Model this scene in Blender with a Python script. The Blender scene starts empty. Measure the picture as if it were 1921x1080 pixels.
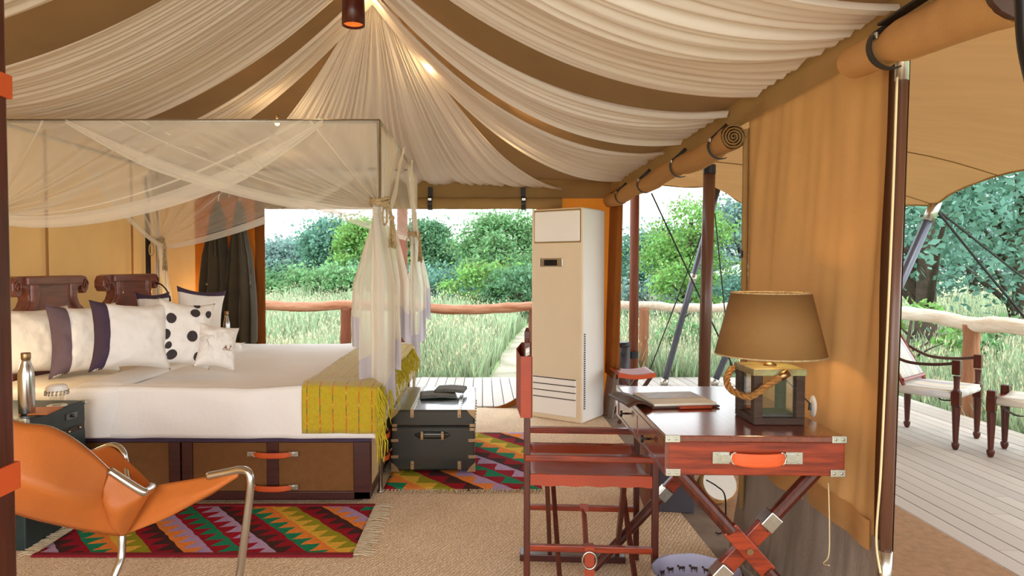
import bpy, bmesh, math, random
import numpy as np
from math import sin, cos, pi, radians, sqrt, atan2
from mathutils import Vector, Matrix, Euler, noise

random.seed(7); RNG = np.random.default_rng(7)
SC = bpy.context.scene
COL = SC.collection
V = Vector

# ------------------------------------------------------------------ camera
F, CX, CY = 1281.0, 905.0, 540.0
EYE = 1.265
PITCH = math.atan(40.0 / F)
cd = bpy.data.cameras.new('camera'); cam = bpy.data.objects.new('camera', cd); COL.objects.link(cam)
cd.sensor_width = 36.0; cd.lens = 36.0 * F / 1921.0
cd.shift_x = (960.5 - CX) / 1921.0
cd.clip_start = 0.05; cd.clip_end = 400
cam.location = (0, 0, EYE); cam.rotation_euler = (pi / 2 - PITCH, 0, 0)
SC.camera = cam

# ------------------------------------------------------------------ exposure, sky, sun, added fill
vs = SC.view_settings
SC.display_settings.display_device = 'sRGB'
vs.view_transform = 'Standard'; vs.look = 'None'; vs.gamma = 1.0; vs.use_curve_mapping = False
vs.exposure = 0.54
SC.cycles.transparent_max_bounces = 24
SC.cycles.max_bounces = 10; SC.cycles.diffuse_bounces = 5
SC.cycles.sample_clamp_indirect = 6.0
w = bpy.data.worlds.new('overcast_sky'); SC.world = w; w.use_nodes = True
nt = w.node_tree; nt.nodes.clear()
wo = nt.nodes.new('ShaderNodeOutputWorld'); bg = nt.nodes.new('ShaderNodeBackground')
tc = nt.nodes.new('ShaderNodeTexCoord'); sx = nt.nodes.new('ShaderNodeSeparateXYZ'); rp = nt.nodes.new('ShaderNodeValToRGB')
nt.links.new(tc.outputs['Generated'], sx.inputs[0]); nt.links.new(sx.outputs[2], rp.inputs[0])
rp.color_ramp.elements[0].position = 0.0; rp.color_ramp.elements[0].color = (0.93, 0.97, 1.0, 1)
rp.color_ramp.elements[1].position = 0.6; rp.color_ramp.elements[1].color = (0.86, 0.94, 1.0, 1)
nt.links.new(rp.outputs[0], bg.inputs[0]); bg.inputs[1].default_value = 2.3
nt.links.new(bg.outputs[0], wo.inputs[0])

def light(name, kind, loc, energy, color, **kw):
    l = bpy.data.lights.new(name, kind); o = bpy.data.objects.new(name, l); COL.objects.link(o)
    l.energy = energy; l.color = color; o.location = loc
    for k, v in kw.items():
        if k == 'rot': o.rotation_euler = v
        else: setattr(l, k, v)
    return o
sun = light('sun', 'SUN', (0, 0, 10), 1.1, (1.0, 0.95, 0.86), angle=radians(25), rot=(radians(38), radians(18), radians(0)))
# added area fill in the tent's open front, behind the viewer, boosting the daylight
light('front_fill', 'AREA', (-0.9, -1.3, 1.25), 52, (1.0, 0.97, 0.93), shape='RECTANGLE', size=3.6, size_y=2.1, rot=(radians(90), 0, 0))

# ------------------------------------------------------------------ pixel helpers: a pixel of the photograph at a known depth / height / side plane
def ray(u, v):
    x = (u - CX) / F; y = -(v - CY) / F
    return V((x, cos(PITCH) + y * sin(PITCH), -sin(PITCH) + y * cos(PITCH)))
def PY(u, v, Y): d = ray(u, v); return V((0, 0, EYE)) + d * (Y / d.y)
def PZ(u, v, Z): d = ray(u, v); return V((0, 0, EYE)) + d * ((Z - EYE) / d.z)
def PX(u, v, X): d = ray(u, v); return V((0, 0, EYE)) + d * (X / d.x)

# ------------------------------------------------------------------ materials
def lin(c):
    return tuple((x / 12.92 if x <= 0.04045 else ((x + 0.055) / 1.055) ** 2.4) for x in [k / 255.0 for k in c])
MATS = {}
class NB:
    def __init__(s, name):
        s.m = bpy.data.materials.new(name); s.m.use_nodes = True; s.t = s.m.node_tree; s.t.nodes.clear()
        s.out = s.n('ShaderNodeOutputMaterial')
    def n(s, t, **kw):
        x = s.t.nodes.new(t)
        for k, v in kw.items(): setattr(x, k, v)
        return x
    def l(s, a, b): s.t.links.new(a, b)
    def math(s, op, a, b=None, c=None):
        x = s.n('ShaderNodeMath', operation=op)
        for i, q in enumerate((a, b, c)):
            if q is None: continue
            if isinstance(q, (int, float)): x.inputs[i].default_value = q
            else: s.l(q, x.inputs[i])
        return x.outputs[0]
    def mix(s, f, a, b):
        x = s.n('ShaderNodeMix', data_type='RGBA')
        for i, q in ((0, f), (6, a), (7, b)):
            if isinstance(q, (int, float)): x.inputs[i].default_value = q
            elif isinstance(q, tuple): x.inputs[i].default_value = (*q[:3], 1)
            else: s.l(q, x.inputs[i])
        return x.outputs[2]
    def coord(s, scale=(1, 1, 1), rot=(0, 0, 0), kind='Object'):
        t = s.n('ShaderNodeTexCoord'); m = s.n('ShaderNodeMapping')
        m.inputs['Scale'].default_value = scale; m.inputs['Rotation'].default_value = rot
        s.l(t.outputs[kind], m.inputs[0]); return m.outputs[0]
    def noise(s, co, scale=5, detail=4, rough=0.6):
        x = s.n('ShaderNodeTexNoise'); x.inputs['Scale'].default_value = scale; x.inputs['Detail'].default_value = detail
        x.inputs['Roughness'].default_value = rough; s.l(co, x.inputs['Vector']); return x.outputs[0]
    def ramp(s, f, stops, const=False):
        x = s.n('ShaderNodeValToRGB'); cr = x.color_ramp
        if const: cr.interpolation = 'CONSTANT'
        while len(cr.elements) < len(stops): cr.elements.new(0.5)
        for e, (p, c) in zip(cr.elements, stops): e.position = p; e.color = (*c[:3], 1)
        s.l(f, x.inputs[0]); return x.outputs[0]

def mat(name, c, rough=0.6, metal=0.0, var=0.12, scale=6.0, stretch=(1, 1, 1), bump=0.0, bscale=60.0, bstretch=None, transl=0.0,
        alpha=1.0, c2=None, spec=0.4, coat=0.0, island=False, crough=0.1, rnd=0.0, emit=None, estr=0.0, sheen=0.0, dist=0.02):
    if name in MATS: return MATS[name]
    b = NB(name); c = lin(c)
    c2l = lin(c2) if c2 else tuple(x * (1 - var * 2) for x in c)
    p = b.n('ShaderNodeBsdfPrincipled')
    co = b.coord(stretch)
    f = b.noise(co, scale)
    col = b.ramp(f, [(0.3, c2l), (0.62, c)])
    if island:
        g = b.n('ShaderNodeNewGeometry'); h = b.n('ShaderNodeHueSaturation')
        b.l(b.math('MULTIPLY_ADD', g.outputs['Random Per Island'], 0.9, 0.55), h.inputs['Value'])
        b.l(b.math('MULTIPLY_ADD', g.outputs['Random Per Island'], 0.05, 0.475), h.inputs['Hue'])
        b.l(col, h.inputs['Color']); col = h.outputs[0]
    if rnd:
        oi = b.n('ShaderNodeObjectInfo'); h = b.n('ShaderNodeHueSaturation')
        b.l(b.math('MULTIPLY_ADD', oi.outputs['Random'], rnd, 1 - rnd / 2), h.inputs['Value']); b.l(col, h.inputs['Color']); col = h.outputs[0]
    b.l(col, p.inputs['Base Color'])
    p.inputs['Roughness'].default_value = rough; p.inputs['Metallic'].default_value = metal
    p.inputs['Specular IOR Level'].default_value = spec; p.inputs['Coat Weight'].default_value = coat
    p.inputs['Coat Roughness'].default_value = crough
    if sheen: p.inputs['Sheen Weight'].default_value = sheen
    if emit: p.inputs['Emission Color'].default_value = (*lin(emit), 1); p.inputs['Emission Strength'].default_value = estr
    if bump:
        bn = b.n('ShaderNodeBump'); bn.inputs['Strength'].default_value = bump; bn.inputs['Distance'].default_value = dist
        b.l(b.noise(b.coord(bstretch or stretch), bscale, 3), bn.inputs['Height']); b.l(bn.outputs[0], p.inputs['Normal'])
    s = p.outputs[0]
    if transl:
        t = b.n('ShaderNodeBsdfTranslucent'); b.l(col, t.inputs[0]); m = b.n('ShaderNodeMixShader'); m.inputs[0].default_value = transl
        b.l(s, m.inputs[1]); b.l(t.outputs[0], m.inputs[2]); s = m.outputs[0]
    if alpha < 1:
        t = b.n('ShaderNodeBsdfTransparent'); m = b.n('ShaderNodeMixShader'); m.inputs[0].default_value = alpha
        b.l(t.outputs[0], m.inputs[1]); b.l(s, m.inputs[2]); s = m.outputs[0]
    b.l(s, b.out.inputs[0]); MATS[name] = b.m; return b.m

def glass(name, tint=(0.97, 0.98, 0.97), mixf=0.1):
    if name in MATS: return MATS[name]
    b = NB(name); t = b.n('ShaderNodeBsdfTransparent'); t.inputs[0].default_value = (*tint, 1)
    g = b.n('ShaderNodeBsdfGlossy'); g.inputs['Roughness'].default_value = 0.05
    fr = b.n('ShaderNodeLayerWeight')
    m = b.n('ShaderNodeMixShader'); b.l(b.math('MULTIPLY_ADD', b.math('POWER', fr.outputs['Facing'], 4.0), 0.6, 0.03), m.inputs[0])
    b.l(t.outputs[0], m.inputs[1]); b.l(g.outputs[0], m.inputs[2]); b.l(m.outputs[0], b.out.inputs[0]); MATS[name] = b.m; return b.m

def kilim(name, ang, band, tri, pairs, off=0.0):
    """diagonal bands of woven triangles, two colours to a band"""
    b = NB(name); co = b.coord((1, 1, 1), (0, 0, ang)); s = b.n('ShaderNodeSeparateXYZ'); b.l(co, s.inputs[0])
    wv = b.n('ShaderNodeTexNoise'); wv.inputs['Scale'].default_value = 14; b.l(co, wv.inputs['Vector'])
    wob = b.math('MULTIPLY_ADD', wv.outputs[0], 0.022, -0.011)
    y = b.math('ADD', b.math('ADD', s.outputs[1], off), wob)
    w_ = b.math('DIVIDE', y, band); fl = b.math('FLOOR', w_); fr = b.math('SUBTRACT', w_, fl)
    x = b.math('ADD', b.math('DIVIDE', b.math('ADD', s.outputs[0], wob), tri), b.math('MULTIPLY', fl, 0.37))
    pp = b.math('PINGPONG', x, 0.5)
    zig = b.math('MULTIPLY_ADD', pp, 1.5, 0.1)
    side = b.math('GREATER_THAN', fr, zig)
    n = len(pairs)
    k = b.math('DIVIDE', b.math('ADD', b.math('FLOORED_MODULO', fl, n), 0.5), n)
    A = b.ramp(k, [(i / n, lin(p[0])) for i, p in enumerate(pairs)], True)
    B = b.ramp(k, [(i / n, lin(p[1])) for i, p in enumerate(pairs)], True)
    col = b.mix(side, A, B)
    nz = b.noise(b.coord((1, 1, 1)), 90, 3)
    hs = b.n('ShaderNodeHueSaturation'); b.l(b.math('MULTIPLY_ADD', nz, 0.7, 0.62), hs.inputs['Value']); b.l(col, hs.inputs['Color'])
    p = b.n('ShaderNodeBsdfPrincipled'); b.l(hs.outputs[0], p.inputs['Base Color']); p.inputs['Roughness'].default_value = 0.95
    p.inputs['Specular IOR Level'].default_value = 0.1
    bn = b.n('ShaderNodeBump'); bn.inputs['Strength'].default_value = 0.5; bn.inputs['Distance'].default_value = 0.01; b.l(nz, bn.inputs['Height']); b.l(bn.outputs[0], p.inputs['Normal'])
    b.l(p.outputs[0], b.out.inputs[0]); return b.m

M = {}
M['canvas'] = mat('tan_canvas', (204, 154, 98), 0.9, var=0.05, scale=2.5, bump=0.25, bscale=350, transl=0.25, spec=0.1)
M['canvas_dark'] = mat('brown_liner_canvas', (142, 106, 66), 0.95, var=0.06, scale=2, bump=0.2, bscale=300, transl=0.11, spec=0.05)
M['canvas_olive'] = mat('olive_tan_valance', (166, 132, 84), 0.9, var=0.07, scale=3, bump=0.2, bscale=300, transl=0.12, spec=0.1)
M['canvas_fly'] = mat('tan_fly_sheet', (178, 132, 84), 0.9, var=0.05, scale=1.5, stretch=(1, 6, 1), bump=0.15, bscale=200, transl=0.2, spec=0.1)
M['canvas_orange_lit'] = mat('lamplit_orange_canvas', (216, 128, 42), 0.9, var=0.08, scale=3, bump=0.2, bscale=300, transl=0.35, spec=0.1)  # warm lamp glow on the canvas is put into this orange
M['canvas_brown'] = mat('rust_brown_canvas', (150, 88, 38), 0.9, var=0.1, scale=3, bump=0.2, bscale=300, transl=0.25, spec=0.1)
M['skirt'] = mat('grey_brown_skirt', (150, 136, 124), 0.9, var=0.15, scale=6, stretch=(1, 1, 0.3), bump=0.3, bscale=200, spec=0.1)
M['sheer'] = mat('cream_sheer_drape', (240, 230, 218), 0.9, var=0.015, scale=3, transl=0.38, spec=0.05)
M['net'] = mat('white_mosquito_net', (246, 240, 228), 0.95, var=0.0, transl=0.45, alpha=0.34, spec=0.0)
M['net_hem'] = mat('white_net_hem', (244, 236, 222), 0.95, var=0.0, transl=0.4, alpha=0.66, spec=0.0)
M['net_tail'] = mat('white_gathered_net', (246, 240, 228), 0.95, var=0.0, transl=0.45, alpha=0.8, spec=0.0)
M['net_border'] = mat('lavender_white_net_border', (214, 208, 216), 0.9, var=0.02, transl=0.35, alpha=0.97, spec=0.05)
M['rope'] = mat('cream_cotton_rope', (206, 178, 132), 0.95, var=0.2, scale=60, bump=0.6, bscale=180)
M['rope_brown'] = mat('tan_jute_rope', (170, 118, 62), 0.95, var=0.25, scale=60, bump=0.6, bscale=120)
M['cord_black'] = mat('black_guy_cord', (38, 36, 36), 0.7)
M['mahog'] = mat('mahogany_wood', (146, 52, 20), 0.36, c2=(84, 24, 8), scale=5, stretch=(1, 14, 14), coat=0.15, spec=0.4)
M['mahog_y'] = mat('mahogany_wood_lengthwise', (118, 42, 18), 0.3, var=0.28, scale=5, stretch=(14, 1, 14), coat=1.0, spec=0.6, crough=0.14)
M['mahog_z'] = mat('mahogany_upright', (84, 32, 18), 0.38, var=0.28, scale=5, stretch=(14, 14, 1), coat=0.12)
M['headb'] = mat('carved_headboard_wood', (128, 72, 58), 0.35, var=0.2, scale=5, stretch=(8, 1, 8), coat=0.25)
M['darkwood'] = mat('dark_bed_frame_wood', (70, 30, 24), 0.35, var=0.2, scale=5, stretch=(1, 8, 8), coat=0.2)
M['bedpanel'] = mat('brown_bed_panel_canvas', (120, 78, 38), 0.85, var=0.06, scale=30, bump=0.3, bscale=400)
M['palepanel'] = mat('pale_bed_panel_canvas', (214, 184, 138), 0.85, var=0.06, scale=30)
M['leather'] = mat('orange_tan_leather', (200, 112, 48), 0.42, var=0.1, scale=3, bump=0.15, bscale=220, spec=0.4)
M['leather_d'] = mat('russet_leather', (158, 58, 24), 0.45, var=0.1, scale=5, bump=0.15, bscale=220)
M['leather_o'] = mat('bright_orange_leather', (206, 84, 32), 0.45, var=0.06, scale=8, bump=0.1, bscale=220)
M['steel'] = mat('brushed_steel', (200, 200, 198), 0.22, 1.0, var=0.04)
M['nickel'] = mat('nickel_fitting', (196, 192, 182), 0.3, 1.0, var=0.08, scale=40)
M['brass'] = mat('worn_brass', (170, 140, 104), 0.35, 1.0, var=0.1, scale=40)
M['white_linen'] = mat('white_bed_linen', (240, 236, 232), 0.85, var=0.015, scale=3, bump=0.12, bscale=16, spec=0.15, dist=0.03)
M['warm_linen'] = mat('ivory_bed_sheet', (238, 226, 206), 0.85, var=0.02, scale=3, bump=0.12, bscale=16, spec=0.15, dist=0.03)
M['purple'] = mat('dark_purple_trim', (70, 54, 76), 0.85, var=0.08, scale=12)
M['mauve'] = mat('grey_mauve_trim', (104, 86, 96), 0.85, var=0.08, scale=12)
M['mustardfringe'] = mat('mustard_wool_fringe', (196, 176, 40), 0.95, var=0.1, scale=30)
M['green_black'] = mat('black_green_trunk_leather', (30, 33, 28), 0.3, var=0.1, scale=20, bump=0.06, bscale=300, spec=0.5, coat=0.9)
M['green_trunk'] = mat('dark_green_trunk_leather', (36, 52, 52), 0.4, var=0.12, scale=20, bump=0.1, bscale=300)
M['ac'] = mat('cream_ac_cover', (232, 212, 182), 0.6, var=0.015, scale=4, bump=0.15, bscale=20, dist=0.02)
M['ac_side'] = mat('white_ac_shell', (236, 234, 228), 0.45, var=0.01)
M['ac_white'] = mat('white_ac_panel', (246, 242, 236), 0.4, var=0.01)
M['black'] = mat('black_plastic', (22, 22, 24), 0.35)
M['blackleather'] = mat('black_leather_strap', (40, 32, 26), 0.5)
M['robe'] = mat('dark_olive_robe_wool', (66, 54, 34), 0.95, var=0.12, scale=6, bump=0.2, bscale=200, sheen=0.3)
M['shade'] = mat('bronze_lamp_shade', (142, 104, 58), 0.75, var=0.03, scale=20, bump=0.15, bscale=400, transl=0.15)
M['lantern'] = mat('weathered_dark_lantern_wood', (72, 52, 40), 0.7, var=0.25, scale=10, stretch=(1, 1, 8), bump=0.3, bscale=60)
M['verdigris'] = mat('verdigris_lantern_top', (150, 150, 104), 0.5, 0.3, c2=(120, 84, 46), scale=14)
M['jute_pale'] = mat('pale_rug_fringe', (206, 188, 158), 0.95, var=0.12, scale=40)
M['maroon'] = mat('maroon_rug_edging', (128, 20, 34), 0.95, var=0.1, scale=60)
M['deck'] = mat('weathered_deck_board', (198, 188, 178), 0.6, var=0.1, scale=4, stretch=(14, 0.8, 14), rnd=0.22, spec=0.4)
M['deckbase'] = mat('dark_deck_joists', (60, 50, 42), 0.9)
M['sisal'] = mat('brown_sisal_matting', (178, 140, 104), 0.95, var=0.12, scale=30, bump=0.5, bscale=260)
M['pole_red'] = mat('red_brown_timber_pole', (124, 64, 36), 0.6, var=0.2, scale=5, stretch=(8, 8, 0.6), bump=0.2, bscale=40)
M['pole_dark'] = mat('dark_varnished_tent_pole', (98, 62, 44), 0.4, var=0.15, scale=5, stretch=(8, 8, 0.6), coat=0.2)
M['pole_paint'] = mat('grey_steel_prop', (96, 98, 110), 0.35, 0.5, var=0.06)
M['rail'] = mat('peeled_log_rail', (176, 128, 98), 0.6, c2=(142, 82, 48), scale=5, stretch=(0.7, 5, 5), bump=0.4, bscale=9, dist=0.03)
M['rail_pale'] = mat('pale_peeled_log', (238, 226, 206), 0.6, c2=(216, 192, 162), scale=5, stretch=(5, 0.7, 5), bump=0.4, bscale=9, dist=0.03)
M['post'] = mat('peeled_log_post', (168, 116, 82), 0.7, var=0.15, scale=5, stretch=(5, 5, 0.7), bump=0.4, bscale=9, dist=0.03)
M['stripe'] = mat('pale_striped_canvas', (230, 222, 198), 0.85, c2=(168, 172, 190), scale=9, stretch=(0.15, 4, 0.15))
M['bark'] = mat('grey_brown_bark', (92, 78, 66), 0.95, var=0.2, scale=10, bump=0.6, bscale=20)
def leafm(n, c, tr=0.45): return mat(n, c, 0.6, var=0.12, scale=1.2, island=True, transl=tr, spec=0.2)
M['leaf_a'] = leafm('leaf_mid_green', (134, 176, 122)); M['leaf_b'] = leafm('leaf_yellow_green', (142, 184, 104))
M['leaf_c'] = leafm('leaf_hazy_blue_green', (138, 168, 160)); M['leaf_d'] = leafm('leaf_deep_green', (112, 156, 114)); M['leaf_e'] = leafm('leaf_teal', (118, 162, 142))  # blue green: the haze of distance on far trees is put into the leaf colour
M['grass'] = leafm('tall_meadow_grass', (176, 194, 156), 0.42); M['seed'] = leafm('pale_grass_seed_heads', (214, 208, 172), 0.3)
M['soil'] = mat('grassy_earth', (152, 170, 122), 0.95, c2=(128, 148, 100), scale=1.2)
M['path'] = mat('bare_grey_earth', (176, 168, 150), 0.95, c2=(130, 128, 104), scale=2.5)
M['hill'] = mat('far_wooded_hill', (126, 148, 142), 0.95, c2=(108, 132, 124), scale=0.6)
M['grey_cloth'] = mat('grey_cloth_cover', (112, 112, 106), 0.8, var=0.1, scale=20)
M['page'] = mat('printed_page', (206, 200, 186), 0.5, var=0.05)
M['photo'] = mat('printed_photo', (150, 116, 80), 0.35, c2=(60, 54, 50), scale=14, stretch=(1, 2, 1))
M['brownleather'] = mat('dark_brown_folder_leather', (70, 42, 28), 0.45, var=0.15, scale=10)
M['bulb'] = mat('lit_bulb', (255, 220, 160), 0.3, emit=(255, 206, 130), estr=14)
M['plastic_white'] = mat('white_plastic', (226, 222, 212), 0.4, var=0.02)
M['zip'] = mat('pale_zip_tape', (226, 206, 160), 0.7, var=0.05)
M['tarp'] = mat('white_tent_roof', (232, 232, 230), 0.8)
M['glass'] = glass('clear_glass', mixf=0.0)

# floor matting: woven jute
def jute():
    b = NB('woven_jute'); co = b.coord((1, 1, 1), (0, 0, radians(28)))
    wv = b.n('ShaderNodeTexWave', wave_type='BANDS', bands_direction='X'); wv.inputs['Scale'].default_value = 20; wv.inputs['Distortion'].default_value = 7.0
    wv.inputs['Detail'].default_value = 2; wv.inputs['Detail Scale'].default_value = 3.0; b.l(co, wv.inputs['Vector'])
    w2 = b.n('ShaderNodeTexWave', wave_type='BANDS', bands_direction='Y'); w2.inputs['Scale'].default_value = 30; w2.inputs['Distortion'].default_value = 8.0; b.l(co, w2.inputs['Vector'])
    n1 = b.noise(b.coord(), 2.2, 5); n2 = b.noise(b.coord(), 120, 2)
    h = b.math('MULTIPLY_ADD', wv.outputs['Fac'], 0.5, b.math('MULTIPLY_ADD', w2.outputs['Fac'], 0.25, b.math('MULTIPLY', n2, 0.5)))
    col = b.ramp(h, [(0.25, lin((184, 152, 118))), (0.55, lin((226, 200, 168))), (0.9, lin((240, 220, 194)))])
    hs = b.n('ShaderNodeHueSaturation'); b.l(b.math('MULTIPLY_ADD', n1, 0.4, 0.8), hs.inputs['Value']); b.l(col, hs.inputs['Color'])
    p = b.n('ShaderNodeBsdfPrincipled'); b.l(hs.outputs[0], p.inputs['Base Color']); p.inputs['Roughness'].default_value = 0.95; p.inputs['Specular IOR Level'].default_value = 0.1
    bn = b.n('ShaderNodeBump'); bn.inputs['Strength'].default_value = 0.6; bn.inputs['Distance'].default_value = 0.01; b.l(h, bn.inputs['Height']); b.l(bn.outputs[0], p.inputs['Normal'])
    b.l(p.outputs[0], b.out.inputs[0]); return b.m
M['jute'] = jute()

def throw_mat():
    b = NB('mustard_striped_wool'); t = b.n('ShaderNodeTexCoord'); s = b.n('ShaderNodeSeparateXYZ'); b.l(t.outputs['Object'], s.inputs[0])
    x = b.math('DIVIDE', s.outputs[0], 0.068); fr = b.math('FRACT', x)
    line = b.math('LESS_THAN', b.math('ABSOLUTE', b.math('SUBTRACT', fr, 0.5)), 0.03)
    along = b.math('ADD', s.outputs[1], s.outputs[2])
    nz = b.n('ShaderNodeTexNoise'); nz.inputs['Scale'].default_value = 28; b.l(b.coord((0.2, 1, 1)), nz.inputs['Vector'])
    thread = b.ramp(nz.outputs[0], [(0.0, lin((60, 84, 60))), (0.42, lin((204, 60, 40))), (0.55, lin((222, 120, 60))), (0.62, lin((206, 190, 120)))], True)
    base = b.ramp(b.noise(b.coord(), 60, 3), [(0.2, lin((178, 152, 22))), (0.8, lin((198, 174, 34)))])
    p = b.n('ShaderNodeBsdfPrincipled'); b.l(b.mix(line, base, thread), p.inputs['Base Color']); p.inputs['Roughness'].default_value = 0.95; p.inputs['Sheen Weight'].default_value = 0.4
    bn = b.n('ShaderNodeBump'); bn.inputs['Strength'].default_value = 0.5; bn.inputs['Distance'].default_value = 0.01; b.l(b.noise(b.coord(), 160, 2), bn.inputs['Height']); b.l(bn.outputs[0], p.inputs['Normal'])
    b.l(p.outputs[0], b.out.inputs[0]); return b.m
M['mustard'] = throw_mat()

# ------------------------------------------------------------------ mesh builder
class MB:
    def __init__(s): s.bm = bmesh.new()
    def box(s, c, size, rot=None):
        m = Matrix.Translation(V(c)) @ (rot.to_matrix().to_4x4() if isinstance(rot, Euler) else (rot if rot else Matrix())) @ Matrix.Diagonal((*size, 1))
        bmesh.ops.create_cube(s.bm, size=1.0, matrix=m); return s
    def b2(s, lo, hi):
        lo = V(lo); hi = V(hi); return s.box((lo + hi) / 2, hi - lo)
    def bar(s, a, b, w, d, up=(0, 0, 1)):
        a = V(a); b = V(b); z = (b - a).normalized(); x = V(up).cross(z)
        if x.length < 1e-4: x = V((1, 0, 0))
        x.normalize(); y = z.cross(x); R = Matrix((x, y, z)).transposed().to_4x4()
        return s.box((a + b) / 2, (w, d, (b - a).length), R)
    def tube(s, pts, r, seg=8, cap=True):
        pts = [V(p) for p in pts]; n = len(pts); rs = r if isinstance(r, (list, tuple)) else [r] * n
        rings = []; prev = None
        for i, p in enumerate(pts):
            t = (pts[min(i + 1, n - 1)] - pts[max(i - 1, 0)]).normalized()
            if prev is None: x = t.orthogonal().normalized()
            else:
                x = prev - t * prev.dot(t); x = x.normalized() if x.length > 1e-6 else t.orthogonal().normalized()
            prev = x; y = t.cross(x)
            rings.append([s.bm.verts.new(p + (x * cos(2 * pi * k / seg) + y * sin(2 * pi * k / seg)) * rs[i]) for k in range(seg)])
        for a, b in zip(rings, rings[1:]):
            for k in range(seg): s.bm.faces.new((a[k], a[(k + 1) % seg], b[(k + 1) % seg], b[k]))
        if cap:
            s.bm.faces.new(rings[0][::-1]); s.bm.faces.new(rings[-1])
        return s
    def lathe(s, prof, c=(0, 0, 0), seg=24, cap=True, wob=None):
        c = V(c); rings = []
        for i, (r, z) in enumerate(prof):
            rings.append([s.bm.verts.new(c + V((cos(2 * pi * k / seg) * r * (1 + (wob(k / seg, i) if wob else 0)), sin(2 * pi * k / seg) * r * (1 + (wob(k / seg, i) if wob else 0)), z))) for k in range(seg)])
        for a, b in zip(rings, rings[1:]):
            for k in range(seg): s.bm.faces.new((a[k], a[(k + 1) % seg], b[(k + 1) % seg], b[k]))
        if cap:
            if prof[0][0] > 1e-4: s.bm.faces.new(rings[0][::-1])
            if prof[-1][0] > 1e-4: s.bm.faces.new(rings[-1])
        return s
    def grid(s, fn, nu, nv):
        g = [[s.bm.verts.new(fn(i / nu, j / nv)) for j in range(nv + 1)] for i in range(nu + 1)]
        for i in range(nu):
            for j in range(nv): s.bm.faces.new((g[i][j], g[i + 1][j], g[i + 1][j + 1], g[i][j + 1]))
        return s
    def poly(s, pts, ext=None):
        vs_ = [s.bm.verts.new(V(p)) for p in pts]; f = s.bm.faces.new(vs_)
        if ext is not None:
            e = V(ext); v2 = [s.bm.verts.new(V(p) + e) for p in pts]; s.bm.faces.new(v2[::-1]); n = len(pts)
            for i in range(n): s.bm.faces.new((vs_[i], v2[i], v2[(i + 1) % n], vs_[(i + 1) % n]))
        return s
    def ball(s, c, r, sc=(1, 1, 1), seg=12):
        bmesh.ops.create_uvsphere(s.bm, u_segments=seg, v_segments=max(6, seg // 2), radius=r, matrix=Matrix.Translation(V(c)) @ Matrix.Diagonal((*sc, 1))); return s

def mtx(o):
    m = Matrix()
    while o is not None: m = o.matrix_basis @ m; o = o.parent
    return m
def obj(name, mb, m, parent=None, world=True, smooth=False, bevel=0.0, solid=0.0, sub=0, solid_off=0.0):
    bm = mb.bm
    if parent is not None and world: bm.transform(mtx(parent).inverted())
    bmesh.ops.recalc_face_normals(bm, faces=bm.faces)
    me = bpy.data.meshes.new(name); bm.to_mesh(me); bm.free()
    for mm in (m if isinstance(m, (list, tuple)) else [m]): me.materials.append(M[mm] if isinstance(mm, str) else mm)
    o = bpy.data.objects.new(name, me); COL.objects.link(o)
    if parent is not None: o.parent = parent
    if smooth: me.polygons.foreach_set('use_smooth', [True] * len(me.polygons))
    if solid:
        q = o.modifiers.new('solid', 'SOLIDIFY'); q.thickness = solid; q.offset = solid_off
    if bevel:
        q = o.modifiers.new('bevel', 'BEVEL'); q.width = bevel; q.segments = 2; q.limit_method = 'ANGLE'; q.angle_limit = radians(40)
    if sub:
        q = o.modifiers.new('sub', 'SUBSURF'); q.levels = q.render_levels = sub
    return o
def npmesh(name, verts, faces, m, parent=None, smooth=False):
    me = bpy.data.meshes.new(name); k = faces.shape[1]
    if parent is not None:
        mm = np.array(mtx(parent).inverted()); verts = verts @ mm[:3, :3].T + mm[:3, 3]
    me.vertices.add(len(verts)); me.vertices.foreach_set('co', verts.astype(np.float32).ravel())
    me.loops.add(faces.size); me.loops.foreach_set('vertex_index', faces.astype(np.int32).ravel())
    me.polygons.add(len(faces)); me.polygons.foreach_set('loop_start', np.arange(0, faces.size, k, dtype=np.int32))
    me.update(calc_edges=True); me.materials.append(M[m] if isinstance(m, str) else m)
    o = bpy.data.objects.new(name, me); COL.objects.link(o)
    if parent is not None: o.parent = parent
    return o
def tag(o, label=None, cat=None, group=None, kind=None):
    for k, v in (('label', label), ('category', cat), ('group', group), ('kind', kind)):
        if v: o[k] = v
    return o
def thing(name, label, cat, loc=(0, 0, 0), rz=0.0, group=None):
    o = bpy.data.objects.new(name, None); COL.objects.link(o); o.location = loc; o.rotation_euler = (0, 0, rz); o.empty_display_size = 0.1
    return tag(o, label, cat, group)
def struct(name, mb, m, parent=None, **kw):
    o = obj(name, mb, m, parent, **kw); o['kind'] = 'structure'; return o
def nz(x, y=0.0, z=0.0): return noise.noise(V((x, y, z)))
def lerp(a, b, t): return a + (b - a) * t
def polyline(pts, t):
    pts = [V(p) for p in pts]; n = len(pts) - 1; x = min(max(t, 0), 1) * n; i = min(int(x), n - 1); return pts[i].lerp(pts[i + 1], x - i)
def spline(pts, n):
    pts = [V(p) for p in pts]; out = []
    for i in range(len(pts) - 1):
        p0 = pts[max(i - 1, 0)]; p1 = pts[i]; p2 = pts[i + 1]; p3 = pts[min(i + 2, len(pts) - 1)]
        for k in range(n):
            t = k / n; out.append(0.5 * ((2 * p1) + (p2 - p0) * t + (2 * p0 - 5 * p1 + 4 * p2 - p3) * t * t + (3 * p1 - p0 - 3 * p2 + p3) * t ** 3))
    out.append(pts[-1]); return out

exec_parts = []
# ================================================================== SETTING
XR, YB, XL = 1.14, 6.10, -2.96       # right wall, back wall, left wall
ZE = 2.0                             # eaves
APEX = V((-0.65, 4.2, 2.92))

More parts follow.
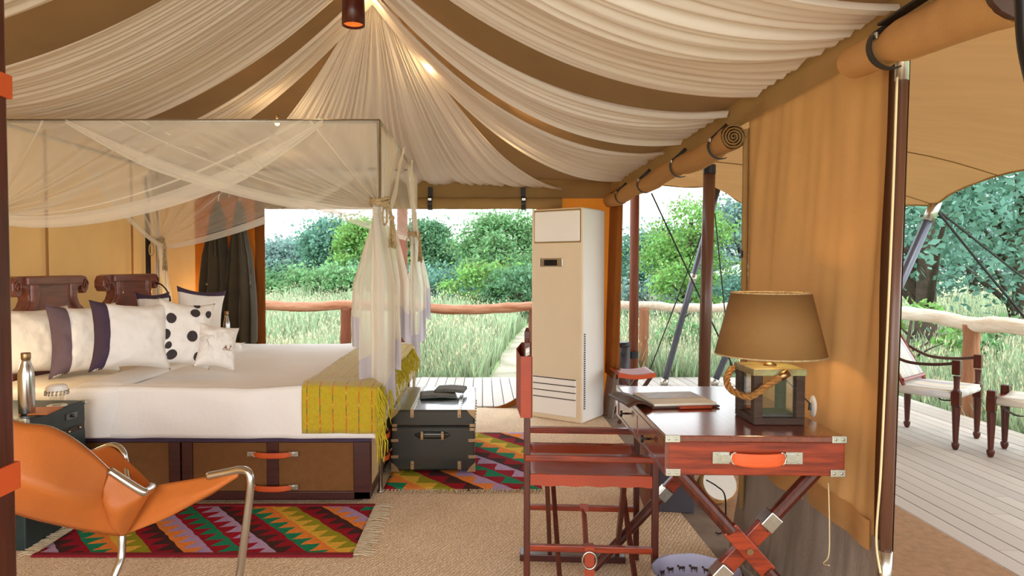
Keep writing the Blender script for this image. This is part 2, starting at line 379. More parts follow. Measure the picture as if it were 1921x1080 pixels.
# floor
struct('floor', MB().b2((XL, -1.2, -0.05), (1.02, YB, 0.0)), 'jute')
o = struct('trim_1', MB().b2((1.02, -1.2, -0.05), (XR + 0.03, YB, -0.004)), 'skirt')
# roof liner
mb = MB()
def slope(a0, a1, b0, b1, n=12):
    a0, a1, b0, b1 = map(V, (a0, a1, b0, b1))
    mb.grid(lambda i, j: a0.lerp(a1, i).lerp(b0.lerp(b1, i), j) - V((0, 0, 0.06 * 4 * j * (1 - j))), n, n)
slope((APEX.x, -1.2, APEX.z), APEX, (XR, -1.2, ZE), (XR, YB, ZE))
slope((APEX.x, -1.2, APEX.z), APEX, (XL - 0.05, -1.2, 2.24), (XL - 0.05, YB, 2.24))
slope(APEX, APEX, (XL - 0.05, YB, 2.24), (XR, YB, ZE))
struct('ceiling', mb, 'canvas_dark', smooth=True)

# walls: right side, a canvas panel between two openings
def cloth(name, p0, p1, z0, z1, m, amp=0.02, freq=9.0, parent=None, seed=0.0, nu=60, nv=16, smooth=True, nrm=None):
    p0 = V(p0); p1 = V(p1); d = (p1 - p0); L = d.length; n = V((-d.y, d.x, 0)).normalized() if nrm is None else V(nrm)
    mb = MB()
    def fn(i, j):
        p = p0 + d * i; z = z0 + (z1 - z0) * j
        a = amp * (nz(i * L * freq, z * 0.5 + seed, seed) * (1.15 - 0.5 * j) + 0.5 * nz(i * L * freq * 0.4 + z, z * 1.4, seed + 3))
        return V((p.x, p.y, z)) + n * a
    mb.grid(fn, nu, nv); return obj(name, mb, m, parent, smooth=smooth)
pt = PX(1692, 130, XR + 0.01); pb = PX(1660, 1055, XR + 0.01)      # slim pole at the near edge of the panel
Yn, Yf = PX(1662, 500, XR).y, PX(1392, 500, XR).y
def ypole(z): return pb.y + (pt.y - pb.y) * (z - pb.z) / (pt.z - pb.z)
mb = MB(); d0 = V((XR, Yn + 0.065, 0)); L = Yf - Yn - 0.065
def panel(i, j):
    z = 0.425 + 1.5 * j; ys = ypole(z) + 0.075; y = ys + (Yf - ys) * i
    a = 0.03 * nz(y * 6, z * 0.6) * (1.1 - 0.4 * j) + 0.012 * nz(y * 14 + z * 2, z * 1.2, 5)
    return V((XR + 0.02 + a, y, z))
mb.grid(panel, 60, 30)
wr = struct('wall_right', mb, 'canvas', smooth=True)
mb = MB(); mb.grid(lambda i, j: V((XR + 0.008 + 0.03 * nz((d0.y + L * i) * 6, (0.425 + 0.09 * j) * 0.6) * 1.05, d0.y + L * i, 0.425 + 0.09 * j)), 40, 2)
obj('hem_band', mb, 'canvas', wr, smooth=True)
mb = MB(); mb.grid(lambda i, j: V((XR + 0.02 - 0.05 * (1 - j) ** 2 + 0.014 * nz(i * 30, j * 2, 2) * (1 - j) + 0.01 * nz(i * 9, 0, 7), Yn - 0.02 + (Yf - Yn + 0.06) * i, 0.47 * j)), 60, 8)
obj('skirt', mb, 'skirt', wr, smooth=True)
mb = MB(); mb.grid(lambda i, j: V((XR + 0.034 + 0.006 * sin(i * 9), ypole(0.4 + 1.5 * j) + 0.002 + 0.115 * i, 0.4 + 1.5 * j)), 8, 4)
obj('flap_edge', mb, mat('shadowed_brown_flap', (104, 66, 34), 0.9, var=0.08, scale=4), wr, smooth=True)  # flap lies in shadow behind the pole; that shade is put into its brown
mb = MB(); mb.grid(lambda i, j: V((XR + 0.0 + 0.01 * sin(i * 7), Yf - 0.05 + 0.05 * i, 0.2 + 1.66 * j + 0.0)), 6, 10)
obj('edge_binding', mb, 'canvas_olive', wr, smooth=True)
mb = MB(); mb.box((XR - 0.012, Yf - 0.025, 1.32), (0.006, 0.012, 0.03)); obj('eyelet', mb, 'black', wr)
# far stretch of the right wall: gathered rust curtain
mb = MB(); ya, yb = PX(1163, 500, XR).y, YB
mb.grid(lambda i, j: V((XR + 0.03 * sin(i * 26 + j) * (1 - 0.5 * j) - 0.05 * (1 - j) * 0.4, lerp(ya, yb, i) - 0.10 * (j - 0.4) * (1 - i), 0.32 + 1.6 * j)), 60, 14)
fw = struct('wall_right_far', mb, 'canvas_brown', smooth=True)
mb = MB(); mb.grid(lambda i, j: V((XR - 0.06 * (1 - j) + 0.02 * sin(i * 21), lerp(ya, yb, i), 0.42 * j)), 30, 5)
obj('skirt', mb, 'skirt', fw, smooth=True)
# valance along the right eave
mb = MB()
mb.grid(lambda i, j: V((XR - 0.005 + 0.012 * nz(i * 40, j, 1) * (1 - j), -1.2 + (YB + 1.2) * i, 1.883 + 0.132 * j - 0.012 * abs(sin(i * pi * 7)) * j)), 160, 4)
struct('trim_2', mb, 'canvas_olive', smooth=True)

# rolled flaps tied under the eave
def roll(name, label, y0, y1, x, z, r, straps, sag=0.02, spiral=True, tilt=0.0, taper=0.0):
    t = thing(name, label, 'rolled flap', (x, y0, z))
    mb = MB(); n = 50
    def fn(i, j):
        y = lerp(y0, y1, i); a = 2 * pi * j; rr = (r + taper * (1 - i)) * (1 + 0.09 * nz(y * 5, cos(a), sin(a)) + 0.05 * nz(y * 13, cos(a) * 2, sin(a) * 2))
        for s_ in straps: rr *= 1 - 0.16 * math.exp(-((y - s_) / 0.035) ** 2)
        return V((x + rr * cos(a), y, z + rr * sin(a) - sag * sin(i * pi * 3) ** 2 - tilt * (1 - i)))
    mb.grid(fn, n, 18); obj('canvas_roll', mb, 'canvas', t, smooth=True)
    mb = MB(); pts = []
    for k in range(60):
        a = k * 0.42; rr = r * 0.98 * (1 - k / 64); pts.append((a, rr))
    for (a, ra), (b, rb) in zip(pts, pts[1:]):
        v_ = [V((x + q * cos(g) * 1.0, yy, z + q * sin(g))) for g, q, yy in ((a, ra, y0 - 0.004 - 0.0), (b, rb, y0 - 0.004), (b, rb, y0 + 0.05), (a, ra, y0 + 0.05))]
        mb.bm.faces.new([mb.bm.verts.new(q) for q in v_])
    obj('rolled_end', mb, 'canvas_olive', t, solid=0.004)
    for s_ in straps:
        mb = MB()
        mb.grid(lambda i, j: V((x + (r * 1.0 + taper * 0.4 + 0.004) * cos(pi * (1.62 - 1.2 * j)), s_ - 0.011 + 0.022 * i + 0.012 * j, z - sag * 0.6 - tilt * 0.35 + (r * 1.0 + taper * 0.4 + 0.004) * sin(pi * (1.62 - 1.2 * j)))), 1, 16)
        st = obj('strap', mb, 'blackleather', t, solid=0.004)
        mb = MB(); mb.bar((x - r * 0.7, s_, z + r * 0.4), (x + 0.03, s_ + 0.01, z + r + 0.03), 0.02, 0.004, up=(0, 1, 0)); obj('strap_tail', mb, 'blackleather', st)
        mb = MB(); mb.box((x - r * 0.98, s_, z + 0.012), (0.006, 0.03, 0.018)); obj('buckle', mb, 'nickel', st, bevel=0.002)
    return t
roll('rolled_flap', 'rolled tan canvas flap strapped above the far side opening by the desk', 2.97, 5.85, 1.085, 1.825, 0.055, [3.12, 3.75, 4.55, 5.3])
nr = roll('rolled_flap', 'fat rolled canvas flap with black strap at the top right above the deck opening', 1.40, 2.02, 1.085, 1.862, 0.047, [1.83], sag=0.0, tilt=0.04, taper=0.016)
mb = MB(); mb.bar((1.06, 1.83, 1.905), (1.085, 1.30, 1.935), 0.006, 0.03, up=(1, 0, 0)); obj('long_strap', mb, 'blackleather', nr)
mb = MB(); mb.lathe([(0.058, 0), (0.075, 0.004), (0.075, 0.02), (0.05, 0.024)], (0, 0, 0), 20)
mb.bm.transform(Matrix.Translation((1.085, 1.405, 1.838)) @ Matrix.Rotation(pi / 2, 4, 'X')); obj('leather_end_cap', mb, 'brownleather', nr)
mb = MB(); mb.tube(spline([PY(1918, -60, 1.2), PY(1921, 0, 1.2), PY(1927, 90, 1.2), PY(1950, 190, 1.2)], 5), 0.014, 8)
tag(obj('hanging_strap', mb, 'black', None, smooth=True), 'black strap hanging at the top right corner beside the rolled flap', 'strap')

# slim pole, zip and cord at the near edge of the wall panel
t = thing('tent_pole', 'slim dark brown tent pole at the near edge of the tan wall panel', 'pole', (pb.x, pb.y, 0))
dirp = (pt - pb).normalized(); foot = pb - dirp * (pb.z / dirp.z)
mb = MB(); mb.tube([foot, pt + dirp * 0.12], 0.0158, 14); obj('shaft', mb, 'pole_dark', t, smooth=True)
mb = MB(); mb.tube([pt - dirp * 0.03, pt + dirp * 0.14], 0.0172, 14); obj('upper_sleeve', mb, 'nickel', t, smooth=True)
mb = MB(); mb.tube([pb - dirp * 0.12, pb + dirp * 0.035], 0.0185, 14); mb.ball(pb + V((-0.02, -0.008, -0.005)), 0.004); obj('lower_bracket', mb, 'nickel', t, smooth=True)
mb = MB(); mb.tube([V((0, 0, 0)) + p for p in spline([PX(1683, 145, XR - 0.012), PX(1674, 400, XR - 0.012), PX(1661, 700, XR - 0.012), PX(1652, 890, XR - 0.012), PX(1644, 1010, XR - 0.012), PX(1652, 1075, XR - 0.012)], 6)], 0.0034, 6)
tag(obj('zip_tape', mb, 'zip', None, smooth=True), 'pale zip cord running down beside the slim dark pole', 'cord')
mb = MB(); mb.tube(spline([PX(1554, 905, XR - 0.02), PX(1556, 980, XR - 0.03), PX(1555, 1040, XR - 0.035), PX(1545, 1056, XR - 0.035), PX(1556, 1060, XR - 0.04)], 5), 0.0022, 6)
tag(obj('pull_string', mb, 'zip', None, smooth=True), 'thin pale cord hanging down the canvas wall below the desk corner', 'cord')

# back wall with the tall opening
xo0, xo1 = PY(498, 500, YB).x, PY(1006, 500, YB).x; zo = PY(700, 392, YB).z
def backpanel(x0, x1, z0, z1, m, parent=None, name='wall_panel', amp=0.012, seed=0.0, y=YB):
    mb = MB(); mb.grid(lambda i, j: V((lerp(x0, x1, i), y + amp * nz(lerp(x0, x1, i) * 9, z0 + j, seed), lerp(z0, z1, j))), 24, 10)
    return obj(name, mb, m, parent, smooth=True)
wb = backpanel(XL, xo0 - 0.08, 0.0, 2.24, 'canvas', None, 'wall_back'); wb['kind'] = 'structure'
backpanel(xo1, XR + 0.02, 0.0, 2.02, 'canvas_orange_lit', wb, seed=4)
mb = MB(); mb.grid(lambda i, j: V((lerp(xo0 - 0.085, xo0, i), YB - 0.012 + 0.008 * nz(i * 3, j * 14, 3), 1.9 * j)), 6, 30); obj('edge_binding', mb, 'canvas_brown', wb, smooth=True, solid=0.01)
mb = MB(); mb.grid(lambda i, j: V((lerp(PY(368, 500, YB).x, PY(480, 500, YB).x, i), YB - 0.02 + 0.01 * sin(i * 15), lerp(0.3, PY(400, 355, YB).z, j))), 20, 6); obj('lamplit_flap', mb, 'canvas_orange_lit', wb, smooth=True)
mb = MB(); mb.grid(lambda i, j: V((lerp(xo0, xo1, i), YB - 0.006 * sin(i * 60) * (1 - j), lerp(zo, 2.03, j))), 60, 4); obj('top_band', mb, 'canvas_olive', wb, smooth=True)
# rounded foot corners of the opening with skirt and brown binding
rc = 0.46
def foot_corner(xc, sgn):
    arc = [V((xc - sgn * rc * (1 - sin(a)) + 0.0, YB, rc * (1 - cos(a)))) for a in [k * pi / 2 / 12 for k in range(13)]]
    # arc from (xc - sgn*rc, 0) up to (xc, rc)
    mb = MB(); mb.poly([V((p.x, YB - 0.01, p.z)) for p in arc] + [V((xc, YB - 0.01, 0))], ext=(0, 0.006, 0)); obj('skirt', mb, 'skirt', wb)
    mb = MB()
    def fn(i, j):
        p = arc[min(int(round(i * 12)), 12)]; c = V((xc - sgn * rc, YB, rc)); dd = (p - c).normalized(); q = p + dd * 0.05 * (j); return V((q.x, YB - 0.016, max(q.z, 0.0)))
    mb.grid(fn, 12, 2); obj('curved_binding', mb, 'canvas_brown', wb, smooth=True)
foot_corner(xo1 + 0.01, 1)
# roll and straps over the back opening
t = thing('rolled_flap', 'rolled tan canvas flap strapped across the top of the back opening', 'rolled flap', (0, YB, zo))
mb = MB()
mb.grid(lambda i, j: V((lerp(xo0 + 0.02, xo1 + 0.22, i), YB - 0.05 + 0.045 * cos(2 * pi * j), zo + 0.045 + 0.05 * sin(2 * pi * j) * (1 + 0.1 * nz(i * 20, j)))), 50, 14); obj('canvas_roll', mb, 'canvas_olive', t, smooth=True)
for u in (808, 981, 600):
    x = PY(u, 400, YB).x
    mb = MB(); mb.grid(lambda i, j: V((x - 0.02 + 0.04 * i, YB - 0.052 + 0.052 * cos(pi * 0.4 + 1.4 * pi * j), zo + 0.045 + 0.057 * sin(pi * 0.4 + 1.4 * pi * j))), 1, 12); mb.box((x, YB - 0.03, zo + 0.14), (0.04, 0.006, 0.1))
    st = obj('strap', mb, 'blackleather', t, solid=0.004); mb = MB(); mb.box((x, YB - 0.115, zo + 0.075), (0.03, 0.008, 0.02)); obj('buckle', mb, 'nickel', st)
# valance above it
mb = MB(); mb.grid(lambda i, j: V((lerp(XL, XR, i), YB - 0.015 + 0.008 * nz(i * 30, j, 9), 1.87 + (lerp(0.40, 0.15, i)) * j)), 80, 3); struct('trim_3', mb, 'canvas_olive', smooth=True)

# left wall behind the headboards
cw = cloth('wall_left', (XL, -1.2, 0), (XL, YB, 0), 0.0, 2.26, 'canvas', amp=0.03, freq=3.0, nu=110); cw['kind'] = 'structure'
mb = MB()
for yy in (5.72, 4.6, 3.5): mb.box((XL + 0.03, yy, 1.1), (0.004, 0.03, 2.2))
obj('seam', mb, 'canvas', cw)
mb = MB(); mb.tube([(XL + 0.05, 5.95, 0), (XL + 0.05, 5.95, 2.05)], 0.022, 10); tag(obj('corner_pole', mb, 'black', None, smooth=True), 'thin black pole in the corner behind the far headboard', 'pole')

# near timber post at the left edge, wrapped with leather
t = thing('timber_post', 'near dark mahogany post with two orange leather bands at the left edge', 'post', (-1.09, 1.44, 0))
xf = -1.03
mb = MB(); mb.b2((xf - 0.12, 1.36, 0), (xf, 1.495, 2.3)); obj('shaft', mb, 'mahog_z', t, bevel=0.008)
for v0, v1 in ((146, 190), (866, 918)):
    za = PX(28, v1, xf).z; zb = PX(28, v0, xf).z
    mb = MB(); mb.b2((xf - 0.126, 1.354, za), (xf + 0.006, 1.503, zb)); obj('leather_band', mb, 'leather_o', t, bevel=0.003)

# ------------------------------------------------------------------ ceiling drapes
def drape(label, r0, r1, e0, e1, sag, pleats, seed, nu=220, nv=36, name='ceiling_drape', amp=0.016, m='sheer', group=None):
    r0, r1, e0, e1 = map(V, (r0, r1, e0, e1)); rr = random.Random(seed)
    prof = []; ph = 0.0
    fr = [(rr.uniform(0.55, 1.5) * pleats, rr.uniform(0, 6.28), rr.uniform(0.4, 1.0)) for _ in range(7)]
    # uneven spacing: pleats bunch here and there
    def warp(i): return i + 0.018 * sin(i * 31 + seed) + 0.03 * sin(i * 11 + seed * 2)
    def h(i): 
        w_ = warp(i); s_ = sum(a * sin(2 * pi * f * w_ + p) for f, p, a in fr) / 2.4
        return math.tanh(s_ * 1.3)
    nrm = (e0 + e1 - r0 - r1).cross(e1 - e0).normalized()
    if nrm.z > 0: nrm = -nrm
    mb = MB()
    def fn(i, j):
        ii = i + 0.02 * nz(i * 6, j * 2.0, seed) * sin(pi * j) * (1 if 0 < i < 1 else 0)
        p = r0.lerp(r1, ii).lerp(e0.lerp(e1, ii), j)
        s_ = sag * (4 * j * (1 - j)) * (1 + 0.10 * sin(ii * 7 + seed) + 0.12 * nz(ii * 5, 0, seed))
        a = amp * h(ii + 0.01 * nz(j * 2, ii * 3, seed)) * (0.55 + 0.6 * j) + amp * 0.5 * nz(i * pleats * 3.1, j * 2.2, seed)
        edge = min(i, 1 - i)
        return p + V((0, 0, -s_)) + nrm * (a + 0.03) - V((0, 0, 0.02 * math.exp(-edge * 30)))
    mb.grid(fn, nu, nv)
    return tag(obj(name, mb, m, None, smooth=True), label, 'drape', group)
RX, RZ = APEX.x, APEX.z - 0.03
def rdg(y): return V((RX, y, RZ))
def ev(u): q = PX(u, 400, XR - 0.01); return V((XR - 0.01, q.y, ZE + 0.0))
def evy(y): return V((XR - 0.01, y, ZE))
def el(y): return V((XL + 0.03, y, 2.20))
g = 'sheer ceiling drapes'
drape('white pleated ceiling drape over the desk nearest the deck opening', rdg(1.7), rdg(2.9), evy(1.84), evy(2.80), 0.27, 15, 11, group=g)
drape('second white ceiling drape on the right slope, above the wall panel', rdg(3.38), rdg(3.72), evy(3.12), evy(3.86), 0.27, 14, 12, group=g)
drape('third white ceiling drape on the right slope, ending above the far roll', rdg(3.86), rdg(4.14), evy(4.2), evy(5.5), 0.27, 15, 13, group=g)
drape('white ceiling drape fanned from the tent peak down to the back wall', APEX + V((-0.10, 0.0, -0.03)), APEX + V((0.10, 0.0, -0.03)), (-2.45, YB - 0.03, 2.10), (0.74, YB - 0.03, 1.99), 0.22, 26, 14, nu=320, group=g)
drape('narrow white ceiling drape over the bed left of the fan drape', rdg(4.14), rdg(3.92), el(5.9), el(5.2), 0.21, 12, 15, group=g)
drape('broad white ceiling drape sweeping over the bed canopy', rdg(3.74), rdg(2.9), el(4.84), el(3.4), 0.19, 22, 16, nu=280, group=g)
drape('white ceiling drape showing only in the top left corner', rdg(2.62), rdg(2.0), el(2.98), el(2.0), 0.2, 15, 17, group=g)
drape('white ceiling drape at the top right corner, nearest the rolled flap', rdg(2.0), rdg(1.5), evy(1.62), evy(0.7), 0.2, 14, 18, nu=120, group=g)

# ================================================================== BED
BX0, BX1, BY0, BY1, BT = -2.62, -0.60, 3.62, 5.62, 0.36
bed = thing('bed', 'wide wooden bed with brown canvas drawers, carved headboards and white bedding', 'bed', ((BX0 + BX1) / 2, (BY0 + BY1) / 2, 0))
mb = MB(); mb.b2((BX0, BY0 + 0.03, 0.02), (BX1 - 0.03, BY1, BT)); base = obj('bed_base', mb, 'darkwood', bed, bevel=0.004)
mb = MB(); mb.b2((BX0, BY0 + 0.05, 0), (BX1 - 0.05, BY1 - 0.05, 0.03)); obj('plinth', mb, 'darkwood', bed)
fx = lambda u: PY(u, 900, BY0).x
# front: frame bars, drawers faced with brown canvas
mb = MB()
for x0, x1, z0, z1 in ((BX0, BX1, 0.02, 0.062), (BX0, BX1, 0.325, 0.36), (fx(663), BX1, 0.02, 0.36), (fx(317), fx(338), 0.02, 0.36), (fx(341), fx(361), 0.02, 0.36), (BX0, BX0 + 0.06, 0.02, 0.36)):
    mb.b2((x0, BY0, z0), (x1, BY0 + 0.04, z1))
obj('front_frame', mb, 'darkwood', bed, bevel=0.004)
for x0, x1 in ((BX0 + 0.05, fx(318)), (fx(360), fx(664))):
    mb = MB(); mb.b2((x0, BY0 + 0.014, 0.06), (x1, BY0 + 0.035, 0.327)); dr = obj('drawer', mb, 'bedpanel', bed)
    if x0 > -2: 
        mb = MB(); mb.b2((fx(500), BY0 + 0.003, 0.06), (fx(522), BY0 + 0.03, 0.327)); obj('centre_stile', mb, 'darkwood', dr, bevel=0.003)
def lug_handle(c, ax, length, out, par, mleather='leather_o', th=0.03, lug=0.035, depth=0.026, name='handle'):
    """a leather grip on two metal lugs; ax along the face, out away from it"""
    c = V(c); ax = V(ax); out = V(out); up = V((0, 0, 1))
    mb = MB(); pts = []
    def fn(i, j):
        s_ = (i - 0.5); bow = depth * (1 - abs(2 * s_) ** 4 * 0.75); a = 2 * pi * j
        k = 0.72 + 0.28 * (1 - abs(2 * s_) ** 6)
        return c + ax * (s_ * length) + out * (bow + 0.006 * math.copysign(abs(cos(a)) ** 0.45, cos(a))) + up * (th * 0.5 * k * math.copysign(abs(sin(a)) ** 0.45, sin(a)) - 0.004 * (1 - (2 * s_) ** 2))
    mb.grid(fn, 18, 12); h = obj(name, mb, mleather, par)
    for s_ in (-1, 1):
        p = c + ax * (s_ * (length / 2 + lug * 0.55))
        mb = MB(); R = Matrix((ax, out, up)).transposed().to_4x4()
        mb.box(p + out * 0.004, (lug, 0.006, th * 0.9), R); mb.box(p - ax * (s_ * lug * 0.25) + out * 0.010, (lug * 0.5, 0.014, th * 0.55), R)
        mb.tube([p - ax * (s_ * lug * 0.75) + out * 0.013 + up * (th * 0.45 * cos(k * pi / 4)) + ax * (s_ * th * 0.28 * sin(k * pi / 4)) for k in range(9)], 0.003, 6, False)
        for q in (-0.3, 0.3): mb.ball(p + ax * (s_ * lug * 0.22) + out * 0.008 + up * (th * q), 0.0035, seg=8)
        obj('lug', mb, 'nickel', h, bevel=0.001)
    return h
for v in (851, 913):
    p = PY(512, v, BY0); lug_handle((p.x, BY0, p.z), (1, 0, 0), 0.2, (0, -1, 0), bed)
p = PY(672, 945, BY0); mb = MB(); mb.ball((p.x, BY0 - 0.003, p.z), 0.010, (1, 0.4, 1)); obj('brass_stud', mb, 'brass', bed)
# foot end: pale canvas panels in dark frames, orange handles
mb = MB()
for y0, y1, z0, z1 in ((BY0 + 0.041, BY0 + 0.06, 0.02, 0.36), (BY1 - 0.06, BY1, 0.02, 0.36), (BY0 + 0.041, BY1, 0.02, 0.06), (BY0 + 0.041, BY1, 0.325, 0.36), (4.55, 4.68, 0.02, 0.36)): mb.b2((BX1 - 0.04, y0, z0), (BX1, y1, z1))
obj('foot_frame', mb, 'darkwood', bed, bevel=0.004)
for y0, y1 in ((BY0 + 0.05, 4.55), (4.68, BY1 - 0.06)):
    mb = MB(); mb.b2((BX1 - 0.035, y0, 0.06), (BX1 - 0.012, y1, 0.325)); dr = obj('drawer', mb, 'palepanel', bed)
    for z in (0.12, 0.25): lug_handle((BX1 - 0.004, (y0 + y1) / 2 + 0.02, z), (0, 1, 0), 0.2, (1, 0, 0), dr, depth=0.035)
# carved headboards: scroll-ended top rail over a waisted panel
def headboard(y0, y1, par):
    yc = (y0 + y1) / 2; hw = (y1 - y0) / 2; zt = PX(100, 517, -2.62).z
    def half(sg):
        pts = []
        prof_ = [(0, 0), (0.80, 0), (0.93, -0.008), (1.0, -0.04), (1.0, -0.085), (0.93, -0.115), (0.84, -0.118), (0.78, -0.095), (0.82, -0.078), (0.78, -0.064), (0.70, -0.075), (0.64, -0.11), (0.63, -0.14), (0.69, -0.175), (0.82, -0.205), (0.97, -0.235), (1.05, -0.27), (1.05, -0.7), (0, -0.7)]
        pts += [(q, zt + z) for q, z in prof_]
        return [V((-2.68, yc + sg * hw * a, z)) for a, z in pts]
    mb = MB(); L_, R_ = half(-1), half(1)
    mb.poly(R_ + L_[::-1][1:-1], ext=(0.07, 0, 0)); hb = obj('headboard', mb, 'headb', par, bevel=0.006)
    mb = MB(); mb.b2((-2.612, yc - hw * 0.74, zt - 0.052), (-2.585, yc + hw * 0.74, zt - 0.004)); obj('top_rail', mb, 'headb', hb, bevel=0.008)
    for sg in (-1, 1):
        mb = MB(); mb.grid(lambda i, j: V((-2.592 if 0.05 < i < 0.95 else -2.612, yc + sg * hw * (0.44 + 0.16 * i + 0.36 * max(0, j - 0.45) ** 1.3 * 1.6), zt - 0.05 - 0.22 * j)), 8, 12); obj('curved_stile', mb, 'headb', hb, smooth=True)
        mb = MB(); mb.tube([V((-2.606, yc + sg * hw * (0.89 + 0.075 * (1 - k / 18) * cos(k * 0.55)), zt - 0.062 + 0.04 * (1 - k / 18) * sin(k * 0.55))) for k in range(17)], 0.005, 6); obj('scroll', mb, 'headb', hb, smooth=True)
headboard(PX(34, 500, -2.62).y - 0.06, PX(163, 500, -2.62).y, bed)
headboard(PX(192, 500, -2.62).y, PX(296, 500, -2.62).y, bed)
mb = MB(); mb.b2((BX0, BY0 + 0.01, 0.36), (BX1 + 0.0, BY1 - 0.01, 0.585)); obj('mattress', mb, 'warm_linen', bed, bevel=0.03)
# purple valance strip under the mattress edge
mb = MB(); mb.grid(lambda i, j: V((lerp(fx(155), BX1 + 0.012, i), BY0 - 0.018 + 0.006 * sin(i * 40), 0.335 + 0.05 * j)), 60, 2); obj('purple_piping', mb, 'purple', bed, smooth=True)

# duvet
def duvet_pt(i, j):
    x0, x1 = fx(168) + 0.0, BX1 + 0.035; y0, y1 = BY0 - 0.045, BY1 + 0.03; zt, zb = 0.625, 0.362
    # j: front hem -> over the top -> back hem ; i: head -> foot
    dz = zt - zb; W = y1 - y0; tot = 2 * dz + W; s_ = j * tot; r = 0.05
    if s_ < dz: y, z = y0, zb + s_
    elif s_ < dz + W: y, z = y0 + s_ - dz, zt
    else: y, z = y1, zt - (s_ - dz - W)
    if abs(z - zt) < 1e-6:
        e = min(y - y0, y1 - y)
        if e < r: z -= r - sqrt(max(0, r * r - (r - e) ** 2))
    xx = i * 1.08
    if xx <= 1: x = lerp(x0, x1, xx)
    else: x = x1; z = z - (xx - 1) / 0.08 * (z - zb) * 0.9
    if xx <= 1 and x1 - x < r: z -= (r - sqrt(max(0, r * r - (r - (x1 - x)) ** 2))) * (1 if z > zt - 0.08 else 0)
    n1 = nz(x * 2.2, y * 2.4, z * 2); n2 = nz(x * 7, y * 3, z * 5 + 2)
    onf = 1 if z < zt - 0.03 else 0
    y += (0.014 * n2 + 0.02 * nz(x * 3.3, z * 1.5, 4)) * onf * (1 if y < 4.6 else -1)
    x += 0.02 * nz(y * 4, z * 3, 8) * (1 if i > 0.97 else 0)
    z += (0.018 * n1 + 0.006 * n2) * (1 - onf)
    if i < 0.03: z += 0.0
    # the head end is turned back on a slant
    x -= 0.0 if i > 0.5 else (1 - 2 * i) * 0.10 * (1 if y < 3.7 else 0)
    return V((x, y, z))
dv = thing('duvet', 'white duvet with a turned back edge covering the bed', 'duvet', (-1.3, 4.6, 0.6))
mb = MB(); mb.grid(duvet_pt, 90, 110); obj('cover', mb, 'white_linen', dv, smooth=True, solid=0.012)
mb = MB()
def cuff(i, j):
    y0 = BY0 - 0.05; zt = 0.64; dz = zt - 0.37; L_ = dz + 1.75; s_ = i * L_; r = 0.06
    e = max(0.0, 1 - (2 * j - 1) ** 4) ** 0.5; x = lerp(-2.16, -1.90, j) + 0.02 * nz(i * 6, 0, 3) - 0.05 * max(0, 1 - s_ / dz)
    if s_ < dz: y, z = y0, zt - dz + s_; n = V((0, -1, 0.0))
    else: y, z = y0 + s_ - dz, zt; n = V((0, 0, 1))
    if s_ >= dz and y - y0 < r: z -= r - sqrt(max(0, r * r - (r - (y - y0)) ** 2)); n = V((0, -0.7, 0.7))
    return V((x, y, z)) + n * (0.022 * e * (1 + 0.35 * nz(i * 10, j * 2)) - 0.012)
mb.grid(cuff, 70, 10); obj('turned_back_cuff', mb, 'white_linen', dv, smooth=True)
# sheet showing at the head, its side hanging by the nightstand
mb = MB()
mb.grid(lambda i, j: V((lerp(-2.56, -1.95, i), (BY0 - 0.03 - 0.008 * sin(i * 17) if j < 0.35 else lerp(BY0 - 0.03, BY1, (j - 0.35) / 0.65)), (lerp(0.36, 0.6, j / 0.35) if j < 0.35 else 0.64 + 0.008 * nz(i * 5, j * 9) - 0.03 * max(0, 1 - (j - 0.35) * 30)) - (0.0))), 24, 60)
tag(obj('bed_sheet', mb, 'warm_linen', None, smooth=True), 'ivory sheet under the pillows at the head of the bed', 'sheet')

# throw
tx0, tx1 = PY(567, 760, BY0 - 0.06).x, BX1 + 0.05
th = thing('throw_blanket', 'mustard wool throw with thin red stripes across the foot of the bed', 'blanket', ((tx0 + tx1) / 2, BY0, 0.6))
def throw_pt(i, j):
    x = lerp(tx0, tx1, i); y0, y1 = BY0 - 0.066, BY1 - 0.15; zt, zb = 0.648, PY(620, 812, BY0 - 0.06).z; dz = zt - zb; W = y1 - y0; s_ = j * (dz + W); r = 0.05
    if s_ < dz: y, z = y0, zb + s_
    else: y, z = y0 + s_ - dz, zt
    if s_ >= dz and y - y0 < r: z -= r - sqrt(max(0, r * r - (r - (y - y0)) ** 2))
    elif s_ < dz and zt - z < r: pass
    if s_ > dz: z += 0.012 * nz(x * 2.2, y * 2.4, z * 2) + 0.004 * nz(x * 12, y * 12)
    else: y += 0.010 * nz(x * 9, z * 6, 3)
    if i > 0.9: z -= (i - 0.9) * 0.25 if s_ >= dz else 0
    return V((x, y, z))
mb = MB(); mb.grid(throw_pt, 30, 80); obj('weave', mb, 'mustard', th, smooth=True, solid=0.012)
mb = MB(); rr = random.Random(3)
for k in range(260):
    j = rr.random() ** 0.7 * 0.98 if k % 3 else rr.random() * 0.3; q = throw_pt(1.0, j); l = rr.uniform(0.1, 0.19)
    a = q + V((rr.uniform(-0.02, 0.02), 0, 0)); b = a + V((rr.uniform(0.0, 0.05), rr.uniform(-0.02, 0.02), -l * 0.5)); c = b + V((rr.uniform(-0.02, 0.02), rr.uniform(-0.02, 0.02), -l * 0.6))
    mb.tube([a, b, c], [0.0035, 0.003, 0.0012], 4, False)
tag(obj('fringe', mb, 'mustardfringe', th), kind='stuff')

